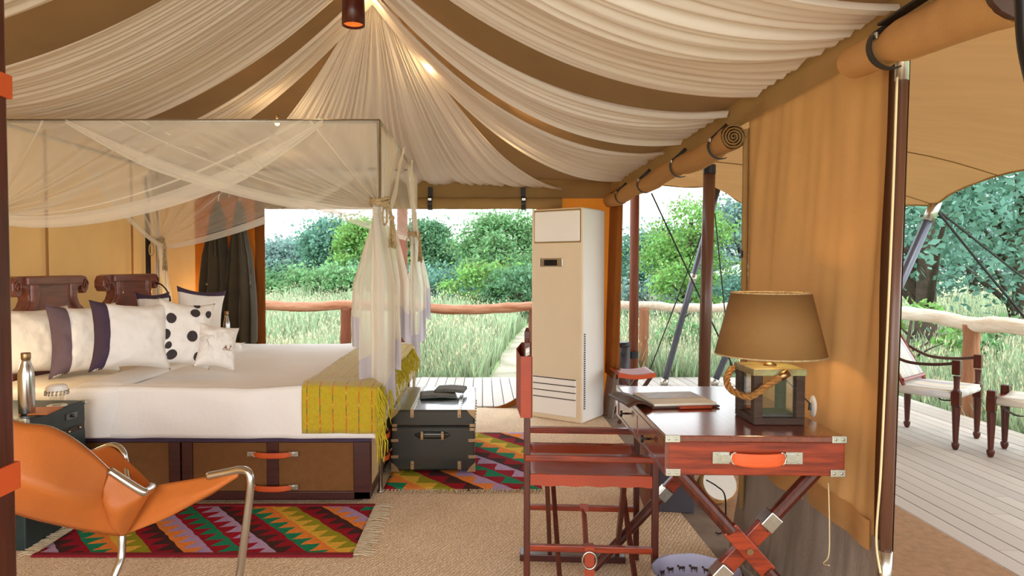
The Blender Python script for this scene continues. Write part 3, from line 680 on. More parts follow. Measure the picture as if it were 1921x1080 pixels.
# ------------------------------------------------------------------ pillows
def pillow(name, label, c, wd, ht, tk, yaw, lean, m, flange=None, fw=0.07, seed=0, n=32, roll_=0.0, dots=False, group='bed pillows', corner=0.15):
    """stands with its broad face towards (cos yaw, sin yaw); lean tips it back"""
    R = Matrix.Rotation(yaw, 4, 'Z') @ Matrix.Rotation(-lean, 4, 'Y') @ Matrix.Rotation(roll_, 4, 'X')
    t = thing(name, label, 'pillow', c, 0, group)
    T = Matrix.Translation(V(c)) @ R
    def pt(a, b, s_, off=0.0):
        e = (1 - abs(a) ** 2.6) * (1 - abs(b) ** 2.6); th_ = tk * 0.5 * max(e, 0) ** 0.45
        y = a * wd / 2 * (1 - corner * (1 - b * b) * abs(a)) ; z = b * ht / 2 * (1 - corner * (1 - a * a) * abs(b))
        wr = 0.013 * nz(a * 3 + seed, b * 3, seed) + 0.006 * nz(a * 8 + b * 3, b * 6 - a * 5, seed + 5) + 0.004 * sin(18 * a + seed) * (1 - abs(b)) * max(0, abs(a) - 0.4)
        return T @ V((s_ * (th_ + wr * min(1, e * 4) + off), y, z + ht / 2))
    mb = MB()
    g = lambda s_: mb.grid(lambda i, j: pt(2 * i - 1, 2 * j - 1, s_), n, n)
    g(1); g(-1); bmesh.ops.remove_doubles(mb.bm, verts=mb.bm.verts, dist=0.0008)
    body = obj('cushion', mb, m, t, smooth=True)
    if flange:
        sides = flange[1]
        for sd in sides:
            mb = MB(); k = fw / wd
            if sd in 'lr':
                sg = -1 if sd == 'l' else 1
                for s_ in (1, -1): mb.grid(lambda i, j: pt(sg * (1 - 2 * k * (1 - i)), (2 * j - 1) * 1.0, s_, 0.0025) + (T.to_3x3() @ V((0, sg * 0.006 * i, 0))), 6, n)
            else:
                sg = 1 if sd == 't' else -1; k2 = fw / ht
                for s_ in (1, -1): mb.grid(lambda i, j: pt(2 * i - 1, sg * (1 - 2 * k2 * (1 - j)), s_, 0.0025) + (T.to_3x3() @ V((0, 0, sg * 0.006 * j))), n, 6)
            obj('trim_band', mb, flange[0], t, smooth=True)
    if dots:
        for (a, b, r) in dots:
            mb = MB(); ct = mb.bm.verts.new(pt(a, b, 1, 0.002)); ring = []
            rings = []
            for q in (0.35, 0.7, 1.0):
                rings.append([mb.bm.verts.new(pt(max(-0.985, min(0.985, a + q * r / wd * 2 * cos(2 * pi * k / 20))), max(-0.985, min(0.985, b + q * r * 1.12 / ht * 2 * sin(2 * pi * k / 20))), 1, 0.002)) for k in range(20)])
            for k in range(20): mb.bm.faces.new((ct, rings[0][k], rings[0][(k + 1) % 20]))
            for A, B in zip(rings, rings[1:]):
                for k in range(20): mb.bm.faces.new((A[k], B[k], B[(k + 1) % 20], A[(k + 1) % 20]))
            obj('printed_dot', mb, 'dot', t, smooth=True)
    return t, pt, T
M['dot'] = mat('charcoal_print', (66, 58, 60), 0.9, var=0.1, scale=20)
M['ribbed'] = mat('ribbed_white_linen', (238, 228, 214), 0.85, var=0.03, scale=40, stretch=(0.2, 4, 0.2), bump=0.15, bscale=50, bstretch=(0.3, 5, 0.3))
def pplace(u, v, Y): return PY(u, v, Y)
zb_ = 0.615
def pil(u0, u1, v0, v1, Y, **k):
    """centre of the foot, width and height from a box in the photograph at depth Y"""
    b = PY((u0 + u1) / 2, v1, Y); s_ = Y / F; yaw = k['yaw']; wd = (u1 - u0) * s_ / max(0.35, abs(sin(yaw)) + 0.12); ht = (v1 - v0) * s_ * k.pop('hk', 1.0)
    return pillow(c=(b.x, Y, max(b.z, 0.64)), wd=wd, ht=ht, **k)
pil(8, 120, 586, 722, 3.86, name='pillow', label='ivory ribbed pillow nearest the timber post, under the near headboard', tk=0.26, yaw=radians(-46), lean=0.22, m='ribbed', seed=1)
pil(268, 322, 545, 640, 4.95, name='pillow', label='white pillow with dark purple edge tucked under the far headboard', tk=0.16, yaw=radians(-50), lean=0.3, m='white_linen', flange=('purple', 't'), fw=0.05, seed=6)
pil(112, 212, 570, 708, 3.90, name='pillow', label='white pillow with a grey mauve band down its near side', tk=0.26, yaw=radians(-46), lean=0.16, m='white_linen', flange=('mauve', 'l'), fw=0.085, seed=2)
pil(186, 308, 562, 696, 3.74, name='pillow', label='white pillow with a broad dark purple band, before the spotted one', tk=0.27, yaw=radians(-48), lean=0.22, m='white_linen', flange=('purple', 'l'), fw=0.06, seed=3, roll_=-0.07)
pil(328, 412, 540, 650, 4.75, name='pillow', label='white pillow with purple top edge standing behind the spotted cushion', tk=0.18, yaw=radians(-55), lean=0.15, m='white_linen', flange=('purple', 't'), fw=0.035, seed=4, roll_=-0.12)
pil(290, 388, 560, 691, 3.9, name='cushion', label='white cushion printed with big charcoal spots', tk=0.22, yaw=radians(-56), lean=0.2, m='white_linen', seed=5, roll_=-0.14,
    dots=[(-0.62, 0.38, 0.03), (0.22, 0.62, 0.028), (0.18, -0.12, 0.03), (-0.78, -0.1, 0.028), (0.75, 0.6, 0.022), (-0.45, -0.72, 0.03), (0.5, -0.74, 0.03), (-0.62, -0.42, 0.02), (0.3, 0.93, 0.02)], group='loose cushions')
sp, spt, sT = pil(366, 438, 612, 692, 3.86, name='cushion', label='small white cushion with a tied bow and tiny brown emblem', tk=0.17, yaw=radians(-56), lean=0.38, m='white_linen', seed=8, roll_=-0.2, group='loose cushions', hk=1.1)
mb = MB()
for sg in (-1, 1):
    mb.tube([spt(-0.72, 0.1, 1, 0.006) + sT.to_3x3() @ V((0.012 * sin(a), sg * 0.028 * (1 - cos(a)) * 0.7, 0.018 * sin(a))) for a in [k * 2 * pi / 12 for k in range(13)]], 0.0035, 5, False)
    mb.tube([spt(-0.72, 0.1, 1, 0.006), spt(-0.72 + sg * 0.14, -0.15, 1, 0.008), spt(-0.72 + sg * 0.2, -0.42, 1, 0.006)], 0.0035, 5)
obj('bow', mb, 'white_linen', sp, smooth=True)
mb = MB(); mb.tube([spt(0.2, -0.28, 1, 0.003), spt(0.3, -0.1, 1, 0.003), spt(0.38, -0.28, 1, 0.003), spt(0.52, -0.24, 1, 0.003), spt(0.6, -0.05, 1, 0.003)], 0.0022, 5); mb.tube([spt(0.15, -0.32, 1, 0.003), spt(0.65, -0.28, 1, 0.003)], 0.0014, 5); mb.ball(spt(0.3, -0.22, 1, 0.003), 0.006, (0.5, 1.4, 0.8)); obj('emblem', mb, 'rope_brown', sp, smooth=True)
mb = MB(); p = PY(440, 646, 5.1); mb.ball((p.x, 5.1, 0.655), 0.05, (0.9, 1.9, 0.8), 16)
tag(obj('rolled_cloth', mb, 'white_linen', None, smooth=True), 'small white rolled cloth at the back of the bed by the far bottle', 'cloth')

# ------------------------------------------------------------------ bed canopy
PXL, PXR, PYN, PYF = -2.70, -0.572, 3.80, 5.68
ZC = PY(705, 227, PYN).z
cn = thing('bed_canopy', 'thin grey metal four post canopy frame around the bed', 'canopy', (PXR, PYN, 0))
for x, y in ((PXR, PYN), (PXL, PYN), (PXR, PYF), (PXL, PYF)):
    mb = MB(); mb.tube([(x, y, 0), (x, y, ZC)], 0.0125, 12); mb.tube([(x, y, 0), (x, y, 0.012)], 0.02, 12); obj('post', mb, 'pole_grey' if 'pole_grey' in M else 'nickel', cn, smooth=True)
for a, b in (((PXL, PYN), (PXR, PYN)), ((PXL, PYF), (PXR, PYF)), ((PXL, PYN), (PXL, PYF)), ((PXR, PYN), (PXR, PYF))):
    mb = MB(); mb.tube([(*a, ZC), (*b, ZC)], 0.0115, 10); obj('rail', mb, 'nickel', cn, smooth=True)
    
net = thing('mosquito_net', 'white mosquito net swagged and tied to the bed canopy posts', 'mosquito net', (PXR, PYN, 1.6))
def swag(top_a, top_b, tie, sag, out, seed, span=1.0, folds=6, hem=0.045, nu=70, nv=26):
    """strands fall from the rail (a = over the tie, b = far end) and gather in the tie; the outermost strand is the heavy hem"""
    top_a, top_b, tie, out = map(V, (top_a, top_b, tie, out))
    def fn(i, j, o=0.0):
        p = top_a.lerp(top_b, i * span); q = tie + V((0, 0, 0.02 * (0.5 - i))) + out * 0.012 * sin(i * 40)
        r = p.lerp(q, j) - V((0, 0, sag * i * i * 4 * j * (1 - j) ** 0.8))
        a = (0.03 * sin(i * folds * 2 * pi + 1.5 * sin(i * 9 + seed)) + 0.02 * nz(i * 9, j * 2, seed)) * min(1, 5 * j) * (0.9 - 0.5 * j)
        return r + out * (a + 0.014 + o)
    mb = MB(); mb.grid(fn, nu, nv); obj('net_panel', mb, 'net', net, smooth=True)
    mb = MB()
    def hf(i, j):
        c = fn(1.0, j); w_ = hem * (1 - 0.55 * j) * min(1.0, 0.25 + 3 * j); d = (i - 1.0)
        return c + V((0, 0, d * 2 * w_)) + out * (0.034 + 0.006 * sin(i * 9 + j * 3))
    mb.grid(hf, 8, 34); obj('net_hem', mb, 'net_hem', net, smooth=True)
    mb = MB()
    rr = random.Random(seed)
    for k in range(3):
        i = rr.uniform(0.1, 0.97); mb.grid(lambda a, j: fn(i + 0.008 * a, j, 0.004), 1, 22)
    obj('gathered_strands', mb, 'net_hem', net, smooth=True)
C = lambda x, y: V((x, y, ZC))
TN = PY(706, 386, PYN); TNR = V((PXR, PYN, TN.z)); TNL = V((PXL, PYN, TN.z - 0.02)); TFR = V((PXR, PYF, PY(775, 443, PYF).z)); TFL = V((PXL, PYF, PY(300, 455, PYF).z))
swag(C(PXR, PYN), C(PXL, PYN), TNR, 0.08, (0, -1, 0), 1, span=0.80)
swag(C(PXL, PYN), C(PXR, PYN), TNL, 0.14, (0, -1, 0), 2, span=0.86, hem=0.06)
swag(C(PXR, PYF), C(PXL, PYF), TFR, 0.04, (0, 1, 0), 3, span=0.62, hem=0.04)
swag(C(PXL, PYF), C(PXR, PYF), TFL, 0.07, (0, 1, 0), 4, span=0.80)
swag(C(PXL, PYF), C(PXL, PYN), TFL, 0.08, (1, 0, 0), 5, span=0.66)
swag(C(PXL, PYN), C(PXL, PYF), TNL, 0.05, (1, 0, 0), 6, span=0.62)
swag(C(PXR, PYN), C(PXR, PYF), TNR, 0.05, (1, 0, 0), 7, span=0.42, nu=40, folds=5)
swag(C(PXR, PYF), C(PXR, PYN), TFR, 0.02, (1, 0, 0), 8, span=0.30, nu=40, folds=5)
mb = MB(); mb.grid(lambda i, j: V((lerp(PXL, PXR, i), lerp(PYN, PYF, j), ZC + 0.012 - 0.05 * 4 * i * (1 - i) * 4 * j * (1 - j) + 0.004 * nz(i * 20, j * 20))), 30, 30); obj('net_top', mb, 'net', net, smooth=True)

# gathered tails below the ties, accordion folded, with stepped opaque borders
def tail(tie, spec, d0, border, seed, top_r=0.035, nu=16):
    """spec: list of (side offset at the hem, hem depth below the tie, fold depth)"""
    def fn(i, t):
        x = i * (len(spec) - 1); k = min(int(x), len(spec) - 2); f = x - k; a, b = spec[k], spec[k + 1]
        so = lerp(a[0], b[0], f); L_ = lerp(a[1], b[1], f); fd = lerp(a[2], b[2], f)
        e = min(1.0, (t * L_ / 0.45)); e = e ** 0.75
        ang = i * 6.28 * 1.2
        sx_ = lerp(top_r * cos(ang), so, e); sy_ = lerp(top_r * 0.8 * sin(ang), fd + 0.012 * sin(i * 90 + seed), e)
        wob = 0.008 * nz(i * 14, t * 3, seed)
        return tie + V((sx_ + wob, sy_ + wob, -t * L_ + 0.02))
    n = (len(spec) - 1) * nu
    def Lat(i):
        x = i * (len(spec) - 1); k = min(int(x), len(spec) - 2); return lerp(spec[k][1], spec[k + 1][1], x - k)
    mb = MB(); mb.grid(lambda i, j: fn(i, j * (1 - border / Lat(i))), n, 30); o = obj('gathered_tail', mb, 'net_tail', net, smooth=True)
    mb = MB(); mb.grid(lambda i, j: fn(i, lerp(1 - border / Lat(i), 1.0, j)), n, 6); obj('tail_border', mb, 'net_border', o, smooth=True)
s1 = PYN / F
def spx(u, v, Y, tie, fd): q = PY(u, v, Y); return (q.x - tie.x, tie.z - q.z, fd)
tail(TNR, [spx(u, v, PYN, TNR, fd) for u, v, fd in ((664, 600, 0.05), (662, 655, -0.02), (684, 660, -0.05), (680, 735, -0.09), (722, 715, 0.0), (700, 775, -0.06), (726, 785, -0.1), (742, 752, 0.02), (724, 700, 0.1), (752, 700, -0.02), (744, 640, 0.12), (768, 655, 0.02), (764, 600, 0.1))], 0, 0.17, 1)
tail(TFR, [spx(u, v, PYF, TFR, fd) for u, v, fd in ((764, 600, 0.04), (763, 640, -0.03), (778, 650, -0.05), (774, 690, -0.08), (789, 688, -0.02), (784, 650, 0.06), (800, 640, -0.02), (795, 600, 0.06), (808, 606, 0.0))], 0, 0.26, 2)
tail(TFL, [(-0.05, 0.62, 0.03), (-0.01, 0.7, -0.04), (0.03, 0.66, 0.03), (0.07, 0.72, -0.03), (0.10, 0.6, 0.02)], 0, 0.06, 3, top_r=0.025)
def tieback(label, tie, out, tassel_at, L=0.2, sc=1.0):
    t = thing('tieback', label, 'tieback', tie, 0, 'rope tiebacks on the canopy')
    mb = MB()
    for k in range(3):
        mb.tube([tie + V((0.046 * sc * cos(a) + 0.004, 0.046 * sc * sin(a), 0.014 * (k - 1) + 0.02 + 0.008 * sin(2 * a + k))) for a in [q * 2 * pi / 16 for q in range(17)]], 0.0085 * sc, 6, False)
    obj('rope_wrap', mb, 'rope', t, smooth=True)
    q = tie + V(tassel_at)
    mb = MB(); mb.tube(spline([tie + V(out) * 0.05 + V((0, 0, 0.02)), tie.lerp(q, 0.5) + V((0.02, 0, 0.03)), q], 6), 0.007 * sc, 6); mb.ball(q, 0.015 * sc); obj('hanging_rope', mb, 'rope', t, smooth=True)
    mb = MB(); rr = random.Random(5)
    for k in range(16):
        a = rr.uniform(0, 6.28); r = rr.uniform(0.003, 0.016) * sc
        mb.tube([q + V((r * 0.5 * cos(a), r * 0.5 * sin(a), 0)), q + V((r * cos(a), r * sin(a), -L * 0.5)), q + V((r * 1.5 * cos(a), r * 1.5 * sin(a), -L * rr.uniform(0.85, 1)))], 0.004 * sc, 5)
    obj('tassel', mb, 'rope', t, smooth=True)
    mb = MB(); mb.tube([tie + V(out) * 0.05 + V((0.0, 0.0, -0.06)) + V(out) * 0.02 * cos(a) + V((0, 0, 0.05 * sin(a))) for a in [k * 2 * pi / 14 for k in range(15)]], 0.005 * sc, 6, False); obj('loop', mb, 'rope', t, smooth=True)
tieback('cream rope tieback with long tassel on the near right canopy post', TNR, (0.7, -0.7, 0), (0.075, -0.045, -0.07), 0.17, 1.1)
tieback('cream rope tieback on the far right canopy post above the thin net tail', TFR, (-0.8, -0.6, 0), (0.055, -0.04, -0.02), 0.2, 1.0)
tieback('cream rope tieback on the far left canopy post by the headboard', TFL, (-0.6, -0.8, 0), (0.085, -0.05, -0.04), 0.2, 1.0)

# ------------------------------------------------------------------ nightstand with bottle, glass, booklet
NX0, NX1, NY0, NY1, NZ = -2.58, -2.03, 3.0, 3.47, 0.585
t = thing('nightstand', 'dark green trunk style nightstand with brass studs beside the bed', 'nightstand', ((NX0 + NX1) / 2, (NY0 + NY1) / 2, 0))
mb = MB(); mb.b2((NX0, NY0, 0.0), (NX1, NY1, NZ - 0.14)); obj('body', mb, 'green_trunk', t, bevel=0.008)
mb = MB(); mb.b2((NX0, NY0, NZ - 0.12), (NX1, NY1, NZ)); obj('lid', mb, 'green_trunk', t, bevel=0.010)
mb = MB(); mb.b2((NX0 + 0.004, NY0 + 0.004, NZ - 0.142), (NX1 - 0.004, NY1 - 0.004, NZ - 0.118)); obj('edge_band', mb, 'brownleather', t)
for y in (NY0 + 0.06, NY0 + 0.2, NY0 + 0.33, NY1 - 0.05):
    mb = MB(); mb.ball((NX1 + 0.001, y, NZ - 0.13), 0.007); obj('stud', mb, 'nickel', t, smooth=True)
mb = MB(); mb.box((NX1 + 0.002, NY1 - 0.12, NZ - 0.055), (0.006, 0.09, 0.03)); mb.ball((NX1 + 0.01, NY1 - 0.12, NZ - 0.055), 0.009); obj('catch', mb, 'green_black', t, bevel=0.002)
for y in (NY0 + 0.006, NY1 - 0.006):
    mb = MB(); mb.box((NX1 - 0.004, y, NZ - 0.008), (0.04, 0.03, 0.02)); obj('corner_cap', mb, 'nickel', t, bevel=0.004)
def bottle(label, c, h, r):
    t = thing('water_bottle', label, 'bottle', c, 0, 'steel water bottles by the bed')
    pr = [(r * 0.9, 0), (r, 0.01), (r, h * 0.62), (r * 0.93, h * 0.70), (r * 0.72, h * 0.79), (r * 0.55, h * 0.86), (r * 0.52, h * 0.9)]
    obj('body', MB().lathe(pr, c, 24), 'steel', t, smooth=True); obj('cap', MB().lathe([(r * 0.58, h * 0.9), (r * 0.6, h * 0.905), (r * 0.6, h * 0.99), (r * 0.55, h)], c, 24), 'brass', t, smooth=True)
p = PZ(41, 780, NZ); bottle('tall steel water bottle on the green nightstand by the timber post', (p.x, p.y + 0.035, NZ), 0.285, 0.034)
p = PZ(107, 761, NZ)
t = thing('drinking_glass', 'small glass under a beaded white cover on the nightstand', 'glass', (p.x, p.y, NZ))
obj('tumbler', MB().lathe([(0.022, 0.0), (0.024, 0.004), (0.033, 0.05), (0.040, 0.085)], (p.x, p.y, NZ + 0.004), 20, cap=True), 'glass', t, smooth=True)
obj('cloth_cover', MB().lathe([(0.0, 0.103), (0.036, 0.1), (0.045, 0.092), (0.049, 0.075)], (p.x, p.y, NZ + 0.004), 28, cap=False, wob=lambda a, i: 0.05 * sin(a * 2 * pi * 9) * (i > 1)), 'white_linen', t, smooth=True)
mb = MB()
for k in range(18):
    a = 2 * pi * k / 18; q = V((p.x + 0.05 * cos(a), p.y + 0.05 * sin(a), NZ + 0.075)); mb.ball(q, 0.0045, seg=6); mb.ball(q - V((0, 0, 0.012)), 0.0055, (0.8, 0.8, 1.3), 6)
obj('beads', mb, 'glassbead' if 'glassbead' in M else 'nickel', t, smooth=True)
obj('coaster', MB().lathe([(0.045, 0), (0.045, 0.004)], (p.x, p.y, NZ), 24), 'plastic_white', t)
q = PZ(78, 772, NZ); mb = MB(); mb.box((q.x, q.y, NZ + 0.004), (0.12, 0.16, 0.007), Euler((0, 0, 0.15))); tag(obj('booklet', mb, 'leather', None, bevel=0.001), 'orange tan booklet lying on the nightstand between bottle and glass', 'booklet')
# far nightstand and its bottle
t = thing('bedside_shelf', 'narrow dark green bedside stand behind the far side of the bed', 'nightstand', (-2.2, 5.86, 0))
mb = MB(); mb.b2((-2.5, 5.73, 0), (-2.0, 6.0, 0.52)); obj('body', mb, 'green_trunk', t, bevel=0.008)
mb = MB(); mb.b2((-2.51, 5.72, 0.52), (-1.99, 6.01, 0.55)); obj('top', mb, 'brownleather', t, bevel=0.004)
p = PY(426, 640, 5.86); bottle('steel water bottle behind the bed under the hanging robes', (p.x, 5.86, 0.55), PY(426, 583, 5.86).z - 0.55, 0.036)
# gooseneck reading light on the far headboard
t = thing('reading_light', 'thin black gooseneck reading light beside the far headboard', 'lamp', (-2.6, 5.5, 1.1))
a = PY(292, 530, 5.45)
mb = MB(); mb.tube(spline([a, PY(303, 534, 5.45), PY(313, 545, 5.45), PY(316, 556, 5.45)], 6), 0.006, 8); obj('gooseneck', mb, 'black', t, smooth=True)
q = PY(316, 558, 5.45); obj('lamp_head', MB().lathe([(0.008, 0.02), (0.016, 0.01), (0.02, -0.03)], q, 14), 'black', t, smooth=True)
light('reading_glow', 'POINT', PY(338, 548, 5.9), 1.4, (1.0, 0.72, 0.35), shadow_soft_size=0.03)
light('nightstand_glow', 'POINT', (-2.42, 3.42, 0.80), 1.8, (1.0, 0.74, 0.40), shadow_soft_size=0.04)

# ------------------------------------------------------------------ robes on a hanger
YR = YB - 0.135
t = thing('coat_hanger', 'curved chrome hanger ring holding two robes on the back wall', 'hanger', PY(430, 360, YR))
c = PY(430, 375, YR); r = 0.095
mb = MB(); mb.tube([c + V((r * cos(a), 0, r * sin(a))) for a in [pi * k / 16 for k in range(-2, 19)]], 0.007, 8); mb.tube([c + V((0, 0, r + 0.02)), c + V((0, 0, -0.02))], 0.006, 8); mb.tube([c + V((0, 0, r)), c + V((0, 0.07, r))], 0.006, 8); obj('ring', mb, 'steel', t, smooth=True)
def robe(label, top, keys, seed):
    """keys: (v, u_left, u_right) outline rows in the photograph"""
    def row(s_):
        x = s_ * (len(keys) - 1); k = min(int(x), len(keys) - 2); f = x - k; f = f * f * (3 - 2 * f) if 0 else f
        return [lerp(keys[k][q], keys[k + 1][q], f) for q in range(3)]
    t = thing('dressing_gown', label, 'robe', PY(keys[0][1], keys[0][0], YR), 0, 'olive dressing gowns on the back wall')
    mb = MB()
    def fn(i, j):
        v, ua, ub = row(j); a = 2 * pi * i; u = lerp(ua, ub, 0.5 - 0.5 * cos(a)); p = PY(u, v, YR)
        wd = abs(ub - ua) * YR / F; dep = 0.02 + 0.05 * min(1, j * 2.5)
        fold = 0.026 * sin(a * 7 + seed + 2.0 * nz(j * 2.5, seed)) * min(1, j * 2) + 0.01 * nz(a * 3, j * 4, seed)
        return V((p.x + fold * 0.5, YR - dep * sin(a) + fold + 0.0, p.z + (0.03 * sin(a * 3 + seed) if j > 0.97 else 0)))
    mb.grid(fn, 72, 40); bmesh.ops.remove_doubles(mb.bm, verts=mb.bm.verts, dist=0.0005); bd = obj('body', mb, 'robe', t, smooth=True)
    mb = MB(); kk = len(keys) // 2
    v, ua, ub = row(0.0); vb, ua2, ub2 = row(0.5)
    mb.tube([PY(lerp(ua, ub, 0.5), v, YR - 0.03), PY(lerp(ua2, ub2, 0.45), (v + vb) / 2, YR - 0.085), PY(lerp(ua2, ub2, 0.5), vb, YR - 0.08)], [0.006, 0.012, 0.008], 8); obj('lapel', mb, 'robe', t, smooth=True)
    mb = MB(); q = PY(lerp(ua2, ub2, 0.12), 533, YR - 0.06); mb.ball(q, 0.009); obj('button', mb, 'rope', t, smooth=True)
    return t
robe('dark olive dressing gown hanging on the left end of the hanger', None, [(378, 404, 412), (400, 398, 418), (430, 393, 420), (480, 383, 425), (540, 377, 430), (600, 378, 432), (648, 382, 434)], 1)
robe('dark olive dressing gown hanging on the right end, lapping the other', None, [(378, 444, 452), (400, 441, 458), (430, 438, 461), (480, 434, 469), (540, 426, 475), (600, 424, 480), (646, 428, 479)], 4)
for u, lab in ((309, 'black hanging tie with forked ends on the canvas wall, nearer the bedpost'), (335, 'black hanging tie with forked ends on the canvas wall, nearer the robes')):
    t = thing('wall_tie', lab, 'tie', PY(u, 342, YB - 0.02), 0, 'ties on the back wall'); mb = MB(); q = PY(u, 338, YB - 0.03)
    mb.tube([q, q + V((0.005, -0.005, -0.06))], 0.012, 6); obj('strap', mb, 'black', t)
    mb = MB()
    for sg in (-1, 1): mb.tube([q + V((0, -0.005, -0.05)), q + V((sg * 0.02 + 0.01, -0.01, -0.11))], 0.008, 6)
    obj('tail', mb, 'black', t)

# ------------------------------------------------------------------ rugs
R1 = [PZ(u, v, 0.0) for u, v in ((62, 1044), (660, 1046), (705, 952), (118, 952))]
r1x0, r1x1, r1y0, r1y1 = R1[0].x, R1[1].x + 0.0, R1[0].y, R1[2].y + 0.04
pairs = [((156, 30, 46), (184, 158, 196)), ((74, 46, 44), (150, 30, 44)), ((36, 132, 96), (232, 136, 62)), ((226, 178, 70), (150, 146, 40)), ((150, 30, 44), (74, 46, 44)), ((232, 136, 62), (178, 150, 190)), ((150, 30, 44), (36, 132, 96))]
def rug(label, x0, x1, y0, y1, ang, band, tri, off, edges, fringe, name='kilim_rug'):
    t = thing(name, label, 'rug', ((x0 + x1) / 2, (y0 + y1) / 2, 0))
    mb = MB(); mb.grid(lambda i, j: V((lerp(x0, x1, i), lerp(y0, y1, j), 0.007 + 0.003 * nz(i * 9, j * 5, x0))), 40, 24); obj('weave', mb, kilim(label[:20] + '_kilim', ang, band, tri, pairs, off), t, smooth=True, solid=0.010, solid_off=-1)
    for e in edges:
        ya = y0 if e == 'f' else y1 - 0.03
        mb = MB(); mb.b2((x0 - 0.004, ya - 0.012, 0.0), (x1 + 0.004, ya + 0.022, 0.012)); obj('edging', mb, 'maroon', t, bevel=0.004)
    rr = random.Random(4); mb = MB()
    for e in fringe:
        n = int(((y1 - y0) if e in 'lr' else (x1 - x0)) / 0.008)
        for k in range(n):
            s_ = (k + rr.random()) / n; l = rr.uniform(0.05, 0.1)
            if e in 'lr':
                sg = 1 if e == 'r' else -1; a = V((x1 if e == 'r' else x0, lerp(y0, y1, s_), 0.008)); d = V((sg * l, rr.uniform(-0.025, 0.025), 0))
            else: a = V((lerp(x0, x1, s_), y0, 0.008)); d = V((rr.uniform(-0.02, 0.02), -l * 0.6, 0))
            mb.tube([a, a + d * 0.5 + V((0, 0, 0.004)), a + d - V((0, 0, 0.003))], [0.0035, 0.003, 0.002], 4, False)
    tag(obj('fringe', mb, 'jute_pale', t), kind='stuff')
rug('red, green and yellow kilim runner beside the bed under the sling chair', r1x0, r1x1, r1y0, r1y1, radians(50), 0.105, 0.085, 0.02, 'fb', 'lr')
rug('bright kilim rug with triangles under the black trunk at the bed foot', -0.56, 0.34, 3.82, 5.15, radians(52), 0.13, 0.17, 0.05, '', 'f')

# ------------------------------------------------------------------ trunk
TX0, TX1, TY0, TY1, TZ0, TZ = PY(735, 893, 4.12).x, PY(891, 893, 4.12).x, 4.12, 4.93, 0.012, 0.395
t = thing('travel_chest', 'black leather travel trunk with metal corners at the foot of the bed', 'trunk', ((TX0 + TX1) / 2, (TY0 + TY1) / 2, TZ0))
zs = TZ - 0.105
mb = MB(); mb.b2((TX0, TY0, TZ0 + 0.012), (TX1, TY1, zs - 0.002)); obj('body', mb, 'green_black', t, bevel=0.01)
mb = MB(); mb.b2((TX0, TY0, zs + 0.002), (TX1, TY1, TZ)); lid = obj('lid', mb, 'green_black', t, bevel=0.012)
mb = MB(); mb.b2((TX0 + 0.006, TY0 + 0.006, zs - 0.003), (TX1 - 0.006, TY1 - 0.006, zs + 0.003)); obj('seam', mb, 'black', t)
for x in (TX0 + 0.125, TX1 - 0.095):
    mb = MB(); mb.b2((x - 0.012, TY0 - 0.002, TZ - 0.001), (x + 0.012, TY1, TZ + 0.005)); st = obj('top_batten', mb, 'nickel', lid, bevel=0.002)
    for k in range(12):
        mb = MB(); mb.ball((x + 0.008, TY0 + 0.04 + k * 0.066, TZ + 0.005), 0.005, (1, 1, 0.5), 8); obj('stud', mb, 'black', lid, smooth=True)
    for z, dz in ((TZ - 0.02, 0.05), (TZ0 + 0.045, 0.05)):
        mb = MB(); mb.box((x, TY0 - 0.002, z), (0.022, 0.006, dz)); mb.ball((x, TY0 - 0.005, z - 0.012 * (1 if z > 0.2 else -1)), 0.006, (1, 0.5, 1), 8); obj('clasp', mb, 'brass', t, bevel=0.002)
for x, sg in ((TX0, 1), (TX1, -1)):
    for z in (zs + 0.012, zs - 0.012, 0.21, 0.11):
        mb = MB(); mb.box((x + sg * 0.018, TY0 - 0.002, z), (0.045 if z < 0.25 else 0.03, 0.006, 0.018)); mb.ball((x + sg * 0.03, TY0 - 0.005, z), 0.004, (1, 0.5, 1), 8); obj('edge_plate', mb, 'brass', t, bevel=0.002)
    for z in (TZ0 + 0.035, TZ - 0.025):
        mb = MB(); mb.poly([V((x - sg * 0.003, TY0 - 0.004, z + 0.028 * (-1 if z < 0.2 else 1))), V((x + sg * 0.05, TY0 - 0.004, z + 0.028 * (-1 if z < 0.2 else 1))), V((x + sg * 0.03, TY0 - 0.004, z)), V((x - sg * 0.003, TY0 - 0.004, z - 0.03 * (-1 if z < 0.2 else 1)))], ext=(0, 0.006, 0)); obj('corner_plate', mb, 'brass', t)
for y in [TY0 + 0.05 + k * 0.09 for k in range(9)]:
    mb = MB(); mb.box((TX1 + 0.002, y, zs), (0.006, 0.03, 0.04)); obj('side_plate', mb, 'nickel', t, bevel=0.002)
xm = (TX0 + TX1) / 2 - 0.005
mb = MB(); mb.grid(lambda i, j: V((xm + (i - 0.5) * 0.21, TY0 - 0.004 - 0.022 * (1 - (2 * i - 1) ** 4), 0.245 + (j - 0.5) * 0.036 * (1 - 0.75 * max(0, abs(2 * i - 1) - 0.72) / 0.28))), 22, 3); h = obj('handle', mb, 'green_black', t, smooth=True, solid=0.006)
for s_ in (-1, 1):
    mb = MB(); mb.box((xm + s_ * 0.062, TY0 - 0.022, 0.245), (0.016, 0.012, 0.05)); 
    for q in (-0.015, 0.015): mb.ball((xm + s_ * 0.062, TY0 - 0.03, 0.245 + q), 0.004, seg=8)
    obj('loop_plate', mb, 'brass', h, bevel=0.002)
